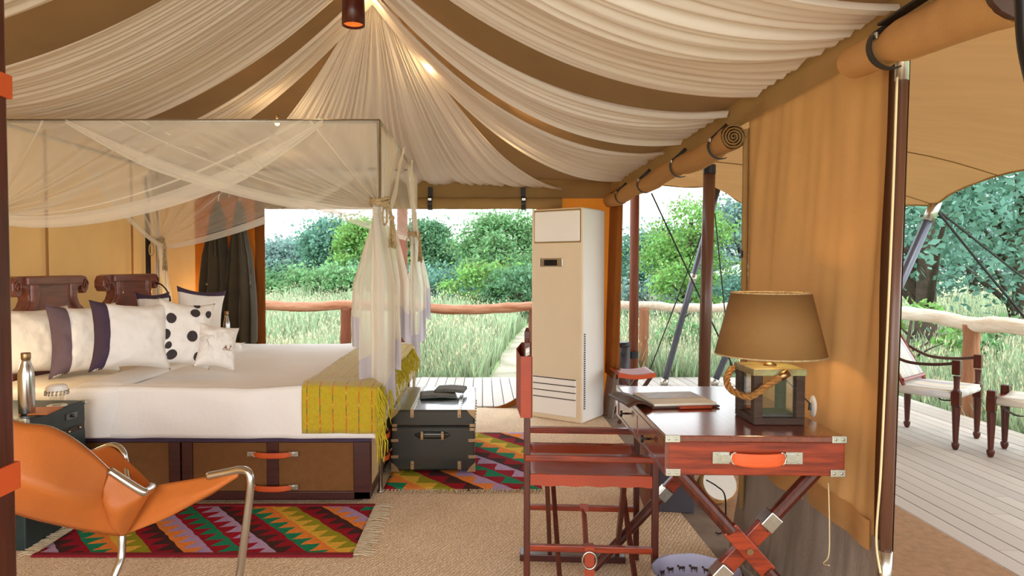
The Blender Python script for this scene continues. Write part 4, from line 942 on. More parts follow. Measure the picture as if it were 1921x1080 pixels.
# two cloth folders on the trunk
for (u, v, sz, rz, dz, lab) in ((822, 741, (0.24, 0.17, 0.022), 0.12, 0, 'grey folded cloth lying on the black trunk, lower of two'), (846, 737, (0.2, 0.17, 0.02), -0.12, 0.024, 'grey folded cloth lapping over the other on the black trunk')):
    p = PZ(u, v, TZ + 0.012); t = thing('folded_cloth', lab, 'cloth', (p.x, p.y, TZ + 0.006 + dz), rz, 'folded cloths on the trunk')
    for k in range(2):
        mb = MB(); s3 = sz
        mb.grid(lambda i, j: V(((i - 0.5) * s3[0] * (1 - 0.03 * k), (j - 0.5) * s3[1], k * s3[2] * 0.5 + 0.003 + 0.006 * sin(i * pi) + 0.004 * nz(i * 3, j * 3, k + u))), 12, 8)
        obj('fold', mb, 'grey_cloth', t, world=False, smooth=True, solid=s3[2] * 0.45)

# ------------------------------------------------------------------ air conditioner
ac0, ac1 = V((0.412, 5.735, 0)), V((0.797, 5.455, 0)); ax = (ac1 - ac0).normalized(); W_ = (ac1 - ac0).length; ay = V((-ax.y, ax.x, 0)); H_ = PY(1085, 388, 5.46).z
t = thing('air_conditioner', 'tall cream floor standing air conditioner in the tent corner', 'air conditioner', ac0, atan2(ax.y, ax.x))
lv = lambda v: PY(1040, v, 5.6).z
mb = MB(); mb.b2((0, 0.0, 0), (W_, 0.39, H_)); obj('body', mb, 'ac', t, world=False, bevel=0.012)
mb = MB(); mb.b2((W_ - 0.002, 0.012, 0.01), (W_ + 0.005, 0.388, H_ - 0.01)); sd = obj('side_shell', mb, 'ac_side', t, world=False, bevel=0.003)
mb = MB()
for k in range(34): mb.box((W_ + 0.007, 0.035, lerp(0.12, 0.72, k / 33)), (0.006, 0.022, 0.011))
tag(obj('side_vent', mb, 'pole_paint', sd, world=False), kind='stuff')
def acbox(x0, x1, v0, v1, name, m, y0=-0.008, y1=0.004, par=t, bv=0.006):
    mb = MB(); mb.b2((x0, y0, lv(v1)), (x1, y1, lv(v0))); return obj(name, mb, m, par, world=False, bevel=bv)
op = acbox(0.035, W_ - 0.02, 396, 453, 'air_outlet', 'ac_white', -0.012, bv=0.010)
acbox(0.027, W_ - 0.012, 393.5, 455.5, 'outlet_surround', 'canvas_olive', -0.003, 0.003, op, 0.002)
acbox(0.04, W_ - 0.03, 440, 442, 'louvre_line', 'canvas_olive', -0.0095, 0, op, 0)
dp = acbox(0.08, 0.30, 484, 500, 'display_frame', 'nickel', -0.006, 0.004, bv=0.005)
acbox(0.125, 0.25, 487, 498, 'screen', 'black', -0.0085, 0, dp, 0.002)
gr = acbox(0.02, W_ - 0.05, 708, 778, 'intake_grille', 'ac_white', -0.006, 0.004)
for v in (710, 722, 734): acbox(0.024, W_ - 0.055, v, v + 10, 'grille_slat', 'ac_white', -0.014, 0, gr, 0.002)
for v in (709, 721, 733, 746): acbox(0.022, W_ - 0.052, v - 0.8, v + 0.8, 'grille_gap', 'lantern', -0.0075, 0, gr, 0)

# ------------------------------------------------------------------ campaign desk
DFL = PZ(1248, 818, 0.76); DW, DD = 0.535, 0.85; DR = radians(-1.4)
dk = thing('writing_desk', 'polished mahogany campaign desk on crossed legs by the canvas wall', 'desk', (DFL.x, DFL.y, 0), DR)
mb = MB(); mb.b2((0, 0, 0.742), (DW, DD, 0.762)); obj('desk_top', mb, 'mahog_y', dk, world=False, bevel=0.004)
mb = MB(); mb.b2((0.012, 0.004, 0.642), (DW - 0.003, 0.03, 0.742)); mb.b2((0.012, DD - 0.03, 0.642), (DW - 0.003, DD - 0.004, 0.742)); mb.b2((DW - 0.03, 0.03, 0.642), (DW - 0.003, DD - 0.03, 0.742)); mb.b2((0.012, 0.03, 0.642), (DW - 0.02, DD - 0.03, 0.65))
obj('desk_case', mb, 'mahog', dk, world=False, bevel=0.003)
for k in range(2):
    y0 = 0.04 + k * 0.39; mb = MB(); mb.b2((0.003, y0, 0.652), (0.3, y0 + 0.375, 0.735)); dr = obj('drawer', mb, 'mahog_y', dk, world=False, bevel=0.004)
    mb = MB(); yk = y0 + 0.19; mb.tube([(0.003, yk, 0.694), (-0.02, yk, 0.694)], 0.004, 8); mb.tube([(-0.02, yk, 0.706), (-0.02, yk, 0.682)], 0.0045, 8); obj('pull', mb, 'black', dr, world=False, smooth=True)
mb = MB(); mb.b2((0.0, 0.004, 0.734), (0.012, DD - 0.004, 0.742)); mb.b2((0.0, 0.004, 0.642), (0.012, DD - 0.004, 0.652)); mb.b2((0.0, 0.004, 0.65), (0.012, 0.042, 0.736)); mb.b2((0.0, DD - 0.045, 0.65), (0.012, DD - 0.004, 0.736)); obj('drawer_rails', mb, 'mahog_y', dk, world=False)
for x, z in ((0.022, 0.753), (DW - 0.022, 0.753), (0.024, 0.652), (DW - 0.025, 0.652)):
    for y, o_ in ((0, -1), (DD, 1)):
        mb = MB(); mb.box((x, y + 0.001 - o_ * 0.0, z), (0.044, 0.008, 0.022)); br = obj('corner_bracket', mb, 'nickel', dk, world=False, bevel=0.0015)
        if y == 0:
            mb = MB()
            for q in (-0.012, 0.010): mb.ball((x + q, -0.003, z), 0.004, (1, 0.5, 1), 8)
            obj('screw', mb, 'steel', br, world=False, smooth=True)
hz = 0.697
h = lug_handle(mtx(dk) @ V((DW * 0.51, 0.004, hz)), mtx(dk).to_3x3() @ V((1, 0, 0)), 0.16, mtx(dk).to_3x3() @ V((0, -1, 0)), dk, th=0.04, lug=0.05, depth=0.022)
# crossed legs
for y in (0.05, DD - 0.07):
    cx_, cz = DW * 0.5 - 0.005, 0.405
    for k, (sg, yo) in enumerate(((1, -0.014), (-1, 0.014))):
        a = V((cx_ - sg * 0.215, y + yo, 0.642)); c = V((cx_, y + yo, cz)); b = c + (c - a) * (cz / (0.642 - cz)) 
        mb = MB(); mb.tube([a, a.lerp(c, 0.75)], [0.021, 0.021], 12); mb.tube([c + (c - a) * 0.25, b], [0.021, 0.019], 12); lg = obj('leg', mb, 'mahog_z', dk, world=False, smooth=False)
        mb = MB(); mb.bar(a.lerp(c, 0.72), c + (c - a) * 0.28, 0.05, 0.026, up=(0, 1, 0)); obj('crossing_block', mb, 'mahog', lg, world=False, bevel=0.003)
        if k == 1:
            for f in (0.66, 1.34): 
                mb = MB(); mb.bar(a.lerp(c, f - 0.08), a.lerp(c, f + 0.08), 0.046, 0.05, up=(0, 1, 0)); obj('metal_sleeve', mb, 'nickel', lg, world=False, bevel=0.003)
        else:
            mb = MB(); mb.tube([c + V((0, -0.012, 0)), c + V((0, -0.017, 0))], 0.010, 14); obj('pivot_bolt', mb, 'brass', lg, world=False)
mb = MB(); mb.tube([(DW * 0.5, 0.05, 0.405), (DW * 0.5, DD - 0.07, 0.405)], 0.011, 10); obj('stretcher', mb, 'mahog_y', dk, world=False)
mb = MB(); mb.bar((0.33, 0.3, 0.635), (0.48, 0.3, 0.630), 0.02, 0.012, up=(0, 1, 0)); mb.bar((0.30, 0.12, 0.632), (0.5, 0.12, 0.634), 0.03, 0.012, up=(0, 1, 0)); obj('under_strap', mb, 'leather_d', dk, world=False)

# folder, pen on the desk
q = PZ(1262, 752, 0.765); t = thing('magazine_folder', 'dark brown leather folder lying open with printed pages on the desk', 'folder', (q.x, q.y, 0.763), radians(7))
mb = MB(); mb.grid(lambda i, j: V(((i - 0.5) * 0.25, (j - 0.5) * 0.24, 0.004)), 4, 4); obj('cover', mb, 'brownleather', t, world=False, solid=0.006)
mb = MB(); mb.grid(lambda i, j: V((-0.125 - 0.085 * i, (j - 0.5) * 0.24, 0.008 + 0.020 * sin(i * pi) * (0.7 + 0.3 * sin(j * 5)))), 10, 8); obj('curled_flap', mb, 'brownleather', t, world=False, smooth=True, solid=0.005)
mb = MB(); mb.b2((-0.115, -0.112, 0.007), (0.118, 0.112, 0.016)); obj('pages', mb, 'page', t, world=False, bevel=0.002)
mb = MB(); mb.b2((-0.10, -0.02, 0.0162), (0.112, 0.095, 0.0168)); obj('printed_picture', mb, 'photo', t, world=False)
mb = MB(); mb.box((0.03, -0.128, 0.005), (0.12, 0.02, 0.009)); obj('pen_loop', mb, 'leather_d', t, world=False, bevel=0.002)

# ------------------------------------------------------------------ table lamp on a lantern base
lq = PZ(1414, 797, 0.763); LW = 0.162
lp = thing('table_lamp', 'bronze shaded table lamp on a weathered lantern with rope handle', 'lamp', (lq.x + LW / 2, lq.y + LW / 2, 0.763))
hb = PY(1460, 692, lq.y).z - 0.763; h2 = LW / 2
lb = lambda lo, hi, name, m, bv=0.002: (lambda mb: obj(name, mb, m, lp, world=False, bevel=bv))(MB().b2(lo, hi))
lb((-h2, -h2, 0), (h2, h2, 0.022), 'base_board', 'lantern'); lb((-h2 - 0.004, -h2 - 0.004, hb - 0.022), (h2 + 0.004, h2 + 0.004, hb), 'top_plate', 'verdigris')
for sx_ in (-1, 1):
    for sy_ in (-1, 1): lb((sx_ * h2 - 0.014 * (sx_ + 1) * 1.0, sy_ * h2 - 0.014 * (sy_ + 1) * 1.0, 0.022), (sx_ * h2 + 0.028 - 0.014 * (sx_ + 1) * 1.0, sy_ * h2 + 0.028 - 0.014 * (sy_ + 1), hb - 0.022), 'corner_post', 'lantern')
for s_ in (-1, 1):
    lb((-h2 + 0.026, s_ * (h2 - 0.012) - 0.0015, 0.022), (h2 - 0.026, s_ * (h2 - 0.012) + 0.0015, hb - 0.022), 'pane', 'glass', 0)
    lb((s_ * (h2 - 0.012) - 0.0015, -h2 + 0.026, 0.022), (s_ * (h2 - 0.012) + 0.0015, h2 - 0.026, hb - 0.022), 'pane', 'glass', 0)
pts = spline([(0.0, -h2 - 0.012, hb - 0.022), (-0.05, -h2 - 0.02, hb - 0.05), (-0.10, -h2 - 0.012, hb - 0.085), (-0.135, -0.03, hb - 0.075), (-0.128, 0.03, hb - 0.045), (-0.095, 0.06, hb - 0.015)], 10)
mb = MB()
for k in range(3):
    P_ = []
    for i, p in enumerate(pts):
        tn = (pts[min(i + 1, len(pts) - 1)] - pts[max(0, i - 1)]).normalized(); x = tn.orthogonal().normalized(); x = (V((0, 0, 1)) - tn * tn.z).normalized(); y = tn.cross(x); a = i * 0.7 + k * 2.09
        P_.append(p + (x * cos(a) + y * sin(a)) * 0.006)
    mb.tube(P_, 0.0062, 6)
obj('rope_handle', mb, 'rope_brown', lp, world=False, smooth=True)
mb = MB(); mb.tube([pts[0] + V((0.02, 0, 0.012)), pts[2]], 0.0125, 10); obj('ferrule', mb, 'brass', lp, world=False, smooth=True)
zb0, zt0 = PY(1447, 664, lq.y + h2).z - 0.763, PY(1450, 549, lq.y + h2).z - 0.763; so = PY(1447, 600, lq.y + h2).x - (lq.x + h2)
mb = MB(); mb.tube([(so * 0.3, 0, hb), (so * 0.3, 0, zb0 + 0.05)], 0.006, 10); mb.lathe([(0.022, 0), (0.02, 0.006), (0.008, 0.012)], (so * 0.3, 0, hb), 16); obj('stem', mb, 'brass', lp, world=False, smooth=True)
mb = MB(); mb.lathe([(0.171, zb0), (0.122, zt0)], (so * 0.3, 0, 0), 48, cap=False); sh = obj('lamp_shade', mb, 'shade', lp, world=False, smooth=True, solid=0.003)
mb = MB()
for r_, z_ in ((0.171, zb0), (0.122, zt0)): mb.tube([(so * 0.3 + r_ * cos(a), r_ * sin(a), z_) for a in [k * 2 * pi / 40 for k in range(41)]], 0.0028, 6, False)
for k in range(3): mb.tube([(so * 0.3, 0, zb0 + 0.06), (so * 0.3 + 0.122 * cos(k * 2.09), 0.122 * sin(k * 2.09), zt0)], 0.002, 5)
obj('shade_ring', mb, 'rope', sh, world=False)
mb = MB(); mb.ball((so * 0.3, 0, zb0 + 0.085), 0.026); obj('bulb', mb, 'bulb', lp, world=False, smooth=True)
light('table_lamp_light', 'POINT', (lq.x + h2 + so * 0.3, lq.y + h2, 0.763 + zb0 + 0.085), 6.5, (1.0, 0.70, 0.36), shadow_soft_size=0.028)
# wall outlet behind the lamp
p = PX(1528, 762, XR); t = thing('wall_socket', 'white cord grip plate on the canvas wall right of the lamp', 'socket', (p.x - 0.0, p.y, p.z))
mb = MB(); mb.ball((p.x - 0.005, p.y, p.z), 0.03, (0.3, 0.75, 1.3), 16); obj('plate', mb, 'plastic_white', t, smooth=True)
mb = MB(); mb.tube([(p.x - 0.014, p.y, p.z + 0.012), (p.x - 0.016, p.y, p.z - 0.012)], 0.006, 8); obj('plug', mb, 'black', t)
mb = MB(); mb.tube(spline([V((lq.x + LW + 0.002, lq.y + LW * 0.9, 0.9)), V((lq.x + LW + 0.03, p.y + 0.05, 0.88)), V((p.x - 0.016, p.y, p.z + 0.01))], 6), 0.0022, 6); obj('cord', mb, 'black', t, smooth=True)

# ------------------------------------------------------------------ leather director's chair
CYN, CYF = 2.50, 2.93; cx0, cx1 = PY(990, 860, CYN).x, PY(1229, 860, CYN).x
zA, zS, zR = PY(1100, 858, CYN).z, PY(1100, 896, CYN).z, PY(1100, 1029, CYN).z
ch = thing('director_chair', 'folding dark wood safari chair with russet leather seat at the desk', 'chair', ((cx0 + cx1) / 2, (CYN + CYF) / 2, 0))
pw = 0.024; zt_ = PY(988, 642, CYN).z
for y in (CYN, CYF):
    mb = MB(); mb.b2((cx0 - pw / 2, y - pw / 2, 0), (cx0 + pw / 2, y + pw / 2, zt_)); mb.tube([(cx0, y, zt_ - 0.002), (cx0, y, zt_ + 0.014)], [0.011, 0.006], 8); obj('back_post', mb, 'mahog_z', ch, bevel=0.003)
    mb = MB(); mb.b2((cx1 - pw / 2, y - pw / 2, 0), (cx1 + pw / 2, y + pw / 2, zA - 0.012)); obj('front_post', mb, 'mahog_z', ch, bevel=0.003)
    mb = MB(); mb.b2((cx0 - 0.01, y - 0.02, zA - 0.014), (cx1 + 0.015, y + 0.02, zA + 0.010)); obj('armrest', mb, 'mahog', ch, bevel=0.005)
    mb = MB(); mb.b2((cx0, y - 0.011, zR - 0.012), (cx1, y + 0.011, zR + 0.012)); obj('side_rail', mb, 'mahog', ch, bevel=0.003)
    mb = MB(); mb.b2((cx0, y - 0.010, zS - 0.02), (cx1, y + 0.010, zS + 0.006)); obj('seat_rail', mb, 'mahog', ch, bevel=0.003)
# folding cross legs under the seat
for x in (cx0 + 0.075, cx1 - 0.11):
    for y0, y1, dx in ((CYN + 0.02, CYF - 0.02, 0.0), (CYF - 0.02, CYN + 0.02, 0.028)):
        mb = MB(); mb.bar((x + dx, y0, zS - 0.02), (x + dx + 0.025, y1, 0.02), 0.034, 0.018, up=(1, 0, 0)); obj('cross_leg', mb, 'mahog_z', ch, bevel=0.003)
mb = MB(); mb.b2((cx0 - 0.03, CYF - 0.05, 0.0), (cx1 - 0.05, CYF + 0.03, 0.03)); obj('foot_runner', mb, 'darkwood', ch, bevel=0.003)
# seat sling
def seatf(i, j):
    y = lerp(CYN - 0.014, CYF + 0.014, j); x = lerp(cx0 + 0.014, cx1 - 0.016, i)
    return V((x, y, zS + 0.012 - 0.045 * sin(pi * j) * (0.7 + 0.3 * sin(pi * i)) + 0.004 * nz(i * 6, j * 6)))
mb = MB(); mb.grid(seatf, 20, 20); st = obj('seat', mb, 'leather_d', ch, smooth=True, solid=0.005)
for y in (CYN - 0.014, CYF + 0.014):
    mb = MB(); mb.grid(lambda i, j: V((lerp(cx0 + 0.012, cx1 - 0.014, i), y, zS + 0.014 - 0.042 * j + 0.002 * sin(i * 30) * j)), 24, 3); obj('seat_border', mb, 'leather_d', st, solid=0.005)
# back sling wrapping the posts
za, zb = PY(988, 783, CYN).z, PY(988, 668, CYN).z
mb = MB()
def backf(i, j):
    a = 2 * pi * i; yc = (CYN + CYF) / 2; hy = (CYF - CYN) / 2 + 0.022; c_, s_ = cos(a), sin(a); k = max(abs(c_), abs(s_) * 1.0)
    return V((cx0 + 0.019 * (1 if c_ > 0.25 else -1 if c_ < -0.25 else c_ * 4) - (0.025 * max(0, 1 - abs(s_)) if abs(s_) < 0.9 else 0), yc + hy * max(-1, min(1, s_ * 1.25)), lerp(za, zb, j)))
mb.grid(backf, 40, 6); obj('backrest', mb, 'leather_d', ch, smooth=False)
mb = MB(); mb.grid(lambda i, j: V((cx0 - 0.006 + 0.014 * i, CYN - 0.03 + 0.01 * cos(j * 5), zb + 0.03 * j + 0.006 * i)), 3, 5); obj('backrest_top_edge', mb, 'plastic_white', ch, smooth=True)
# hanging strap with ring buckle
mb = MB(); xs = PY(1100, 1030, CYN).x
pts = [V((xs + 0.03, CYF - 0.005, zR + 0.02)), V((xs + 0.028, CYF - 0.016, zR - 0.01)), V((xs + 0.02, (CYN + CYF) / 2, zR - 0.075)), V((xs + 0.012, CYN + 0.016, zR + 0.012)), V((xs + 0.012, CYN - 0.014, zR + 0.012)), V((xs + 0.012, CYN - 0.017, zR - 0.15))]
for a, b in zip(pts, pts[1:]): mb.bar(a, b, 0.036, 0.005, up=(0, 1, 0.3))
sp_ = obj('leather_strap', mb, 'leather_d', ch)
mb = MB(); q = PY(1107, 1046, CYN - 0.02); mb.tube([V((xs + 0.012, CYN - 0.022, zR - 0.035)) + V((0.026 * cos(a), 0, 0.032 * sin(a))) for a in [k * 2 * pi / 20 for k in range(21)]], 0.0042, 8, False); obj('ring_buckle', mb, 'nickel', sp_, smooth=True)

ch.rotation_euler = (0, 0, radians(-3.7)); ch.location.x += 0.012
# ------------------------------------------------------------------ waste basket, drum, storage box under the desk
p = PY(1308, 1062, 2.32); t = thing('waste_basket', 'soft canvas waste basket with animal print lining under the desk', 'basket', (p.x, 2.32, 0))
H2 = PY(1300, 1078, 2.32).z
obj('outer', MB().lathe([(0.12, 0), (0.135, 0.02), (0.15, H2 * 0.7), (0.158, H2), (0.15, H2 + 0.012)], (p.x, 2.32, 0), 40, wob=lambda a, i: 0.09 * nz(cos(a * 6.28) * 2, sin(a * 6.28) * 2, i * 0.7) * (i > 1), cap=False), mat('taupe_print_canvas', (176, 160, 142), 0.9, c2=(140, 122, 106), scale=16), t, smooth=True)
obj('lining', MB().lathe([(0.151, H2 + 0.012), (0.14, H2 - 0.01), (0.13, 0.05), (0.0, 0.03)], (p.x, 2.32, 0), 40, wob=lambda a, i: 0.09 * nz(cos(a * 6.28) * 2, sin(a * 6.28) * 2, 3 * 0.7) * (i < 2), cap=False), mat('lavender_lining', (172, 168, 190), 0.9, var=0.05), t, smooth=True)
rr = random.Random(2)
mbp = MB()
for k in range(16):
    a = radians(20 + k * 9.5); z = H2 - 0.035 - 0.05 * (k % 2); r_ = 0.134 - 0.0
    def ap(dx, dz): an = a + dx / r_; return V((p.x + r_ * cos(an), 2.32 + r_ * sin(an), z + dz))
    for (x0, x1, z0, z1) in ((-0.012, 0.012, -0.004, 0.006), (-0.011, -0.008, -0.014, 0), (0.007, 0.010, -0.014, 0), (0.010, 0.018, 0.004, 0.012), (-0.004, -0.002, -0.013, 0)):
        mbp.bm.faces.new([mbp.bm.verts.new(ap(*c_)) for c_ in ((x0, z0), (x1, z0), (x1, z1), (x0, z1))])
tag(obj('animal_print', mbp, 'lantern', t), kind='stuff')
p = PY(1342, 914, 3.6); t = thing('hand_drum', 'small tan wooden drum with pale skin lying beyond the desk legs', 'drum', (p.x, 3.6, 0.1), 0.0)
mb = MB(); mb.lathe([(0.084, -0.07), (0.095, 0), (0.092, 0.07)], (0, 0, 0), 28); mb.bm.transform(Matrix.Translation((p.x, 3.6, 0.1)) @ Matrix.Rotation(radians(62), 4, 'X') @ Matrix.Rotation(0.3, 4, 'Z')); obj('shell', mb, mat('tan_drum_shell', (206, 156, 92), 0.6, c2=(150, 96, 48), scale=9, stretch=(5, 5, 1)), t, smooth=True)
mb = MB(); mb.lathe([(0.086, 0.0), (0.086, 0.004)], (0, 0, 0.072), 28); mb.bm.transform(Matrix.Translation((p.x, 3.6, 0.1)) @ Matrix.Rotation(radians(62), 4, 'X')); obj('skin', mb, 'plastic_white', t)
t = thing('storage_box', 'dark painted wooden box standing on the jute beyond the desk', 'box', (0.98, 3.6, 0), radians(-6))
mb = MB(); mb.b2((-0.10, -0.12, 0), (0.12, 0.14, 0.38)); obj('body', mb, mat('dark_slate_paint', (66, 62, 70), 0.6, var=0.1), t, world=False, bevel=0.004)
mb = MB(); mb.b2((-0.125, -0.12, 0), (-0.10, 0.14, 0.38)); obj('side_board', mb, 'pole_red', t, world=False, bevel=0.002)
mb = MB(); mb.b2((-0.13, -0.125, 0.38), (0.125, 0.145, 0.4)); obj('lid', mb, 'mahog', t, world=False, bevel=0.003)
mb = MB(); mb.tube(spline([PY(1325, 900, 3.1), PY(1345, 912, 3.1), PY(1360, 930, 3.05), PY(1360, 985, 3.0), PZ(1352, 1000, 0.006), PZ(1343, 998, 0.006)], 6), 0.0035, 6); tag(obj('lamp_cord', mb, 'black', None, smooth=True), 'thin black cord hanging under the desk down to the jute floor', 'cord')

# ------------------------------------------------------------------ tubular steel sling chair
sc = thing('sling_chair', 'tan leather sling chair on a bent steel tube frame beside the timber post', 'chair', (-1.4, 2.62, 0))
def patch(rows, nu=24, nv=14, bulge=(0, 0, 0), seed=0, amp=0.004):
    rows = [[V(p) for p in r] for r in rows]; bl = V(bulge)
    def fn(i, j):
        c = [polyline(spline(r, 6), i) for r in rows]
        x = j * (len(c) - 1); k = min(int(x), len(c) - 2); p = c[k].lerp(c[k + 1], x - k)
        return p + bl * (sin(pi * i) * sin(pi * j)) + V((0, 1, 0)) * amp * nz(i * 4, j * 4, seed)
    mb = MB(); mb.grid(fn, nu, nv); return mb
Q = PY
top = [Q(-30, 770, 2.34), Q(38, 793, 2.40), Q(95, 801, 2.46), Q(150, 832, 2.52), Q(207, 882, 2.56)]
midr = [Q(-30, 860, 2.30), Q(38, 890, 2.34), Q(90, 905, 2.38), Q(145, 925, 2.44), Q(193, 930, 2.52)]
low = [Q(-30, 945, 2.42), Q(38, 966, 2.46), Q(100, 982, 2.50), Q(165, 996, 2.55), Q(226, 1005, 2.60)]
obj('back_sling', patch([top, midr, low], bulge=(0, -0.03, -0.01)), 'leather', sc, smooth=True, solid=0.006)
# inside of the far wing, joined to the fold at the bottom
wt = [Q(150, 826, 2.98), Q(176, 842, 2.97), Q(206, 838, 2.95)]
obj('far_wing', patch([[Q(100, 800, 3.0), Q(165, 842, 2.97), Q(208, 838, 2.93), Q(248, 872, 2.9), Q(287, 912, 2.86)], [Q(110, 850, 2.95), Q(170, 890, 2.92), Q(215, 900, 2.88), Q(248, 925, 2.84), Q(284, 940, 2.8)], [Q(150, 960, 2.8), Q(190, 985, 2.76), Q(212, 995, 2.73), Q(226, 1000, 2.70), Q(240, 1000, 2.68)]]), 'leather', sc, smooth=True, solid=0.006)
obj('near_wing', patch([[Q(206, 883, 2.545), Q(240, 900, 2.56), Q(272, 922, 2.57), Q(286, 916, 2.6)], [Q(190, 930, 2.52), Q(212, 945, 2.53), Q(240, 950, 2.55), Q(266, 950, 2.60)], [Q(206, 975, 2.56), Q(216, 982, 2.57), Q(230, 984, 2.58), Q(252, 975, 2.61)], [Q(226, 1004, 2.59), Q(229, 1004, 2.595), Q(233, 1003, 2.6), Q(237, 1000, 2.61)]], bulge=(0, -0.03, 0)), 'leather', sc, smooth=True, solid=0.006)
obj('seat_sling', patch([[Q(286, 912, 2.68), Q(340, 902, 2.66), Q(400, 892, 2.63), Q(448, 881, 2.60)], [Q(262, 955, 2.66), Q(330, 935, 2.64), Q(400, 910, 2.62), Q(448, 888, 2.60)], [Q(232, 1003, 2.63), Q(310, 972, 2.62), Q(395, 925, 2.61), Q(447, 893, 2.60)]], bulge=(0, -0.03, -0.01)), 'leather', sc, smooth=True, solid=0.006)
obj('seat_inner', patch([[Q(286, 914, 2.69), Q(360, 902, 2.68), Q(420, 890, 2.66), Q(450, 882, 2.61)], [Q(240, 995, 2.70), Q(330, 960, 2.76), Q(400, 925, 2.74), Q(449, 890, 2.62)]]), 'leather', sc, smooth=True, solid=0.005)
mb = MB(); mb.tube(spline([Q(-40, 766, 2.34), Q(38, 794, 2.405), Q(96, 803, 2.465), Q(152, 835, 2.525), Q(208, 886, 2.565)], 8), 0.007, 10); mb.tube(spline([Q(205, 882, 2.55), Q(262, 919, 2.555), Q(275, 922, 2.575), Q(286, 915, 2.64), Q(284, 912, 2.70)], 8), 0.0155, 12); obj('tube_frame', mb, 'steel', sc, smooth=True)
mb = MB(); mb.tube(spline([Q(170, 850, 2.98), Q(205, 836, 2.95), Q(222, 838, 2.94), Q(232, 850, 2.93), Q(236, 868, 2.92), Q(240, 900, 2.86)], 8), 0.0135, 12); obj('tube_frame', mb, 'steel', sc, smooth=True)
a = Q(468, 905, 2.58); b = PZ(448, 1110, 0.012)
mb = MB(); mb.tube(spline([Q(390, 893, 2.615), Q(430, 885, 2.605), Q(452, 881, 2.595), Q(466, 886, 2.585), Q(470, 905, 2.58), Q(466, 950, 2.58), Q(452, 1060, 2.575), Q(447, 1090, 2.57), V((Q(447, 1090, 2.57).x, 2.57, 0.018))], 8), 0.0155, 12); obj('front_leg', mb, 'steel', sc, smooth=True)
mb = MB(); e = Q(224, 1040, 2.6)
mb.tube(spline([Q(228, 985, 2.62), Q(229, 1010, 2.61), Q(228, 1040, 2.6), Q(222, 1062, 2.58), V((Q(205, 1082, 2.56).x, 2.52, 0.03)), V((Q(170, 1095, 2.5).x, 2.44, 0.013)), V((Q(100, 1095, 2.4).x, 2.4, 0.018))], 8), 0.0145, 12); obj('rear_leg', mb, 'steel', sc, smooth=True)
mb = MB(); mb.tube(spline([V((Q(447, 1090, 2.57).x, 2.57, 0.016)), V((-0.95, 2.45, 0.016)), V((-1.3, 2.38, 0.016)), V((Q(100, 1095, 2.4).x, 2.4, 0.018))], 8), 0.0145, 12); obj('floor_tube', mb, 'steel', sc, smooth=True)

# ------------------------------------------------------------------ pendant lamp, bulbs
p = PY(663, 48, 3.25); t = thing('pendant_lamp', 'dark turned wood cylinder pendant hanging from the ridge', 'lamp', (p.x, 3.25, p.z))
R_ = 19.0 * 3.25 / F
obj('shade', MB().lathe([(R_, 0), (R_ * 0.98, 0.08), (R_ * 0.95, 0.2), (R_ * 0.7, 0.23), (0.0, 0.235)], (p.x, 3.25, p.z), 28, cap=False), 'mahog_z', t, smooth=True, solid=0.006, solid_off=1)
obj('inner_reflector', MB().lathe([(R_ * 0.93, 0.01), (R_ * 0.9, 0.06), (0.0, 0.08)], (p.x, 3.25, p.z), 24, cap=False), mat('warm_reflector', (236, 120, 50), 0.5, emit=(255, 110, 40), estr=0.6), t, smooth=True)
mb = MB(); mb.tube([(p.x, 3.25, p.z + 0.23), (p.x, 3.25, 2.9)], 0.004, 6); obj('cord', mb, 'black', t)
for n_, (u, v, Y, e_, lab) in enumerate(((803, 121, 4.40, 2.25, 'glowing warm bulb behind the fan drape right of the peak'), (520, 230, 4.72, 1.8, 'glowing warm bulb above the bed canopy rail'), (947, 252, 4.95, 1.57, 'small warm bulb at the brown corner above the air conditioner'), (702, -4, 4.02, 2.25, 'bright warm bulb at the tent peak'))):
    q = PY(u, v, Y); t = thing('ceiling_bulb', lab, 'bulb', q, 0, 'bulbs along the tent seams')
    mb = MB(); mb.ball(q, 0.018 if n_ != 2 else 0.013, (1, 1, 1.2)); obj('glass_globe', mb, 'bulb', t, smooth=True)
    mb = MB(); mb.tube([q + V((0, 0, 0.018)), q + V((0, 0.0, 0.05))], 0.012, 10); obj('holder', mb, 'brass', t, smooth=True)
    light('bulb_light', 'POINT', q + V((0, -0.03, -0.03)), e_, (1.0, 0.70, 0.36), shadow_soft_size=0.02)

# ================================================================== OUTSIDE
# veranda deck
DX1 = 4.12; DYB = 7.78
mb = MB(); mb.b2((-3.4, YB + 0.05, -0.3), (DX1, DYB, -0.035)); mb.b2((XR + 0.03, -1.2, -0.3), (DX1, YB + 0.05, -0.035))
dkf = struct('deck_floor', mb, 'deckbase')
unit = MB(); unit.box((0, 0, 0), (1, 1, 1)); um = bpy.data.meshes.new('plank'); bmesh.ops.bevel(unit.bm, geom=unit.bm.edges[:], offset=0.004, segments=1) if False else None
unit.bm.to_mesh(um); unit.bm.free(); um.materials.append(M['deck'])
rr = random.Random(9); bw = 0.1
def plank(x, y0, y1):
    o = bpy.data.objects.new('plank', um); COL.objects.link(o); o.parent = dkf
    o.location = (x, (y0 + y1) / 2, -0.0165 + rr.uniform(-0.001, 0.001)); o.scale = (bw - 0.007, y1 - y0 - 0.004, 0.033)
x = -3.35
while x < DX1 - 0.02:
    ys = [YB + 0.06 if x < XR + 0.08 else -1.2, DYB + rr.uniform(-0.01, 0.02)]
    if x >= XR + 0.08: ys = [-1.2] + sorted([rr.uniform(1.5, 4.2), rr.uniform(4.6, 7.2)]) + [ys[1]]
    for a, b in zip(ys, ys[1:]): plank(x, a, b)
    x += bw
mx1 = PZ(1672, 947, 0.01).x
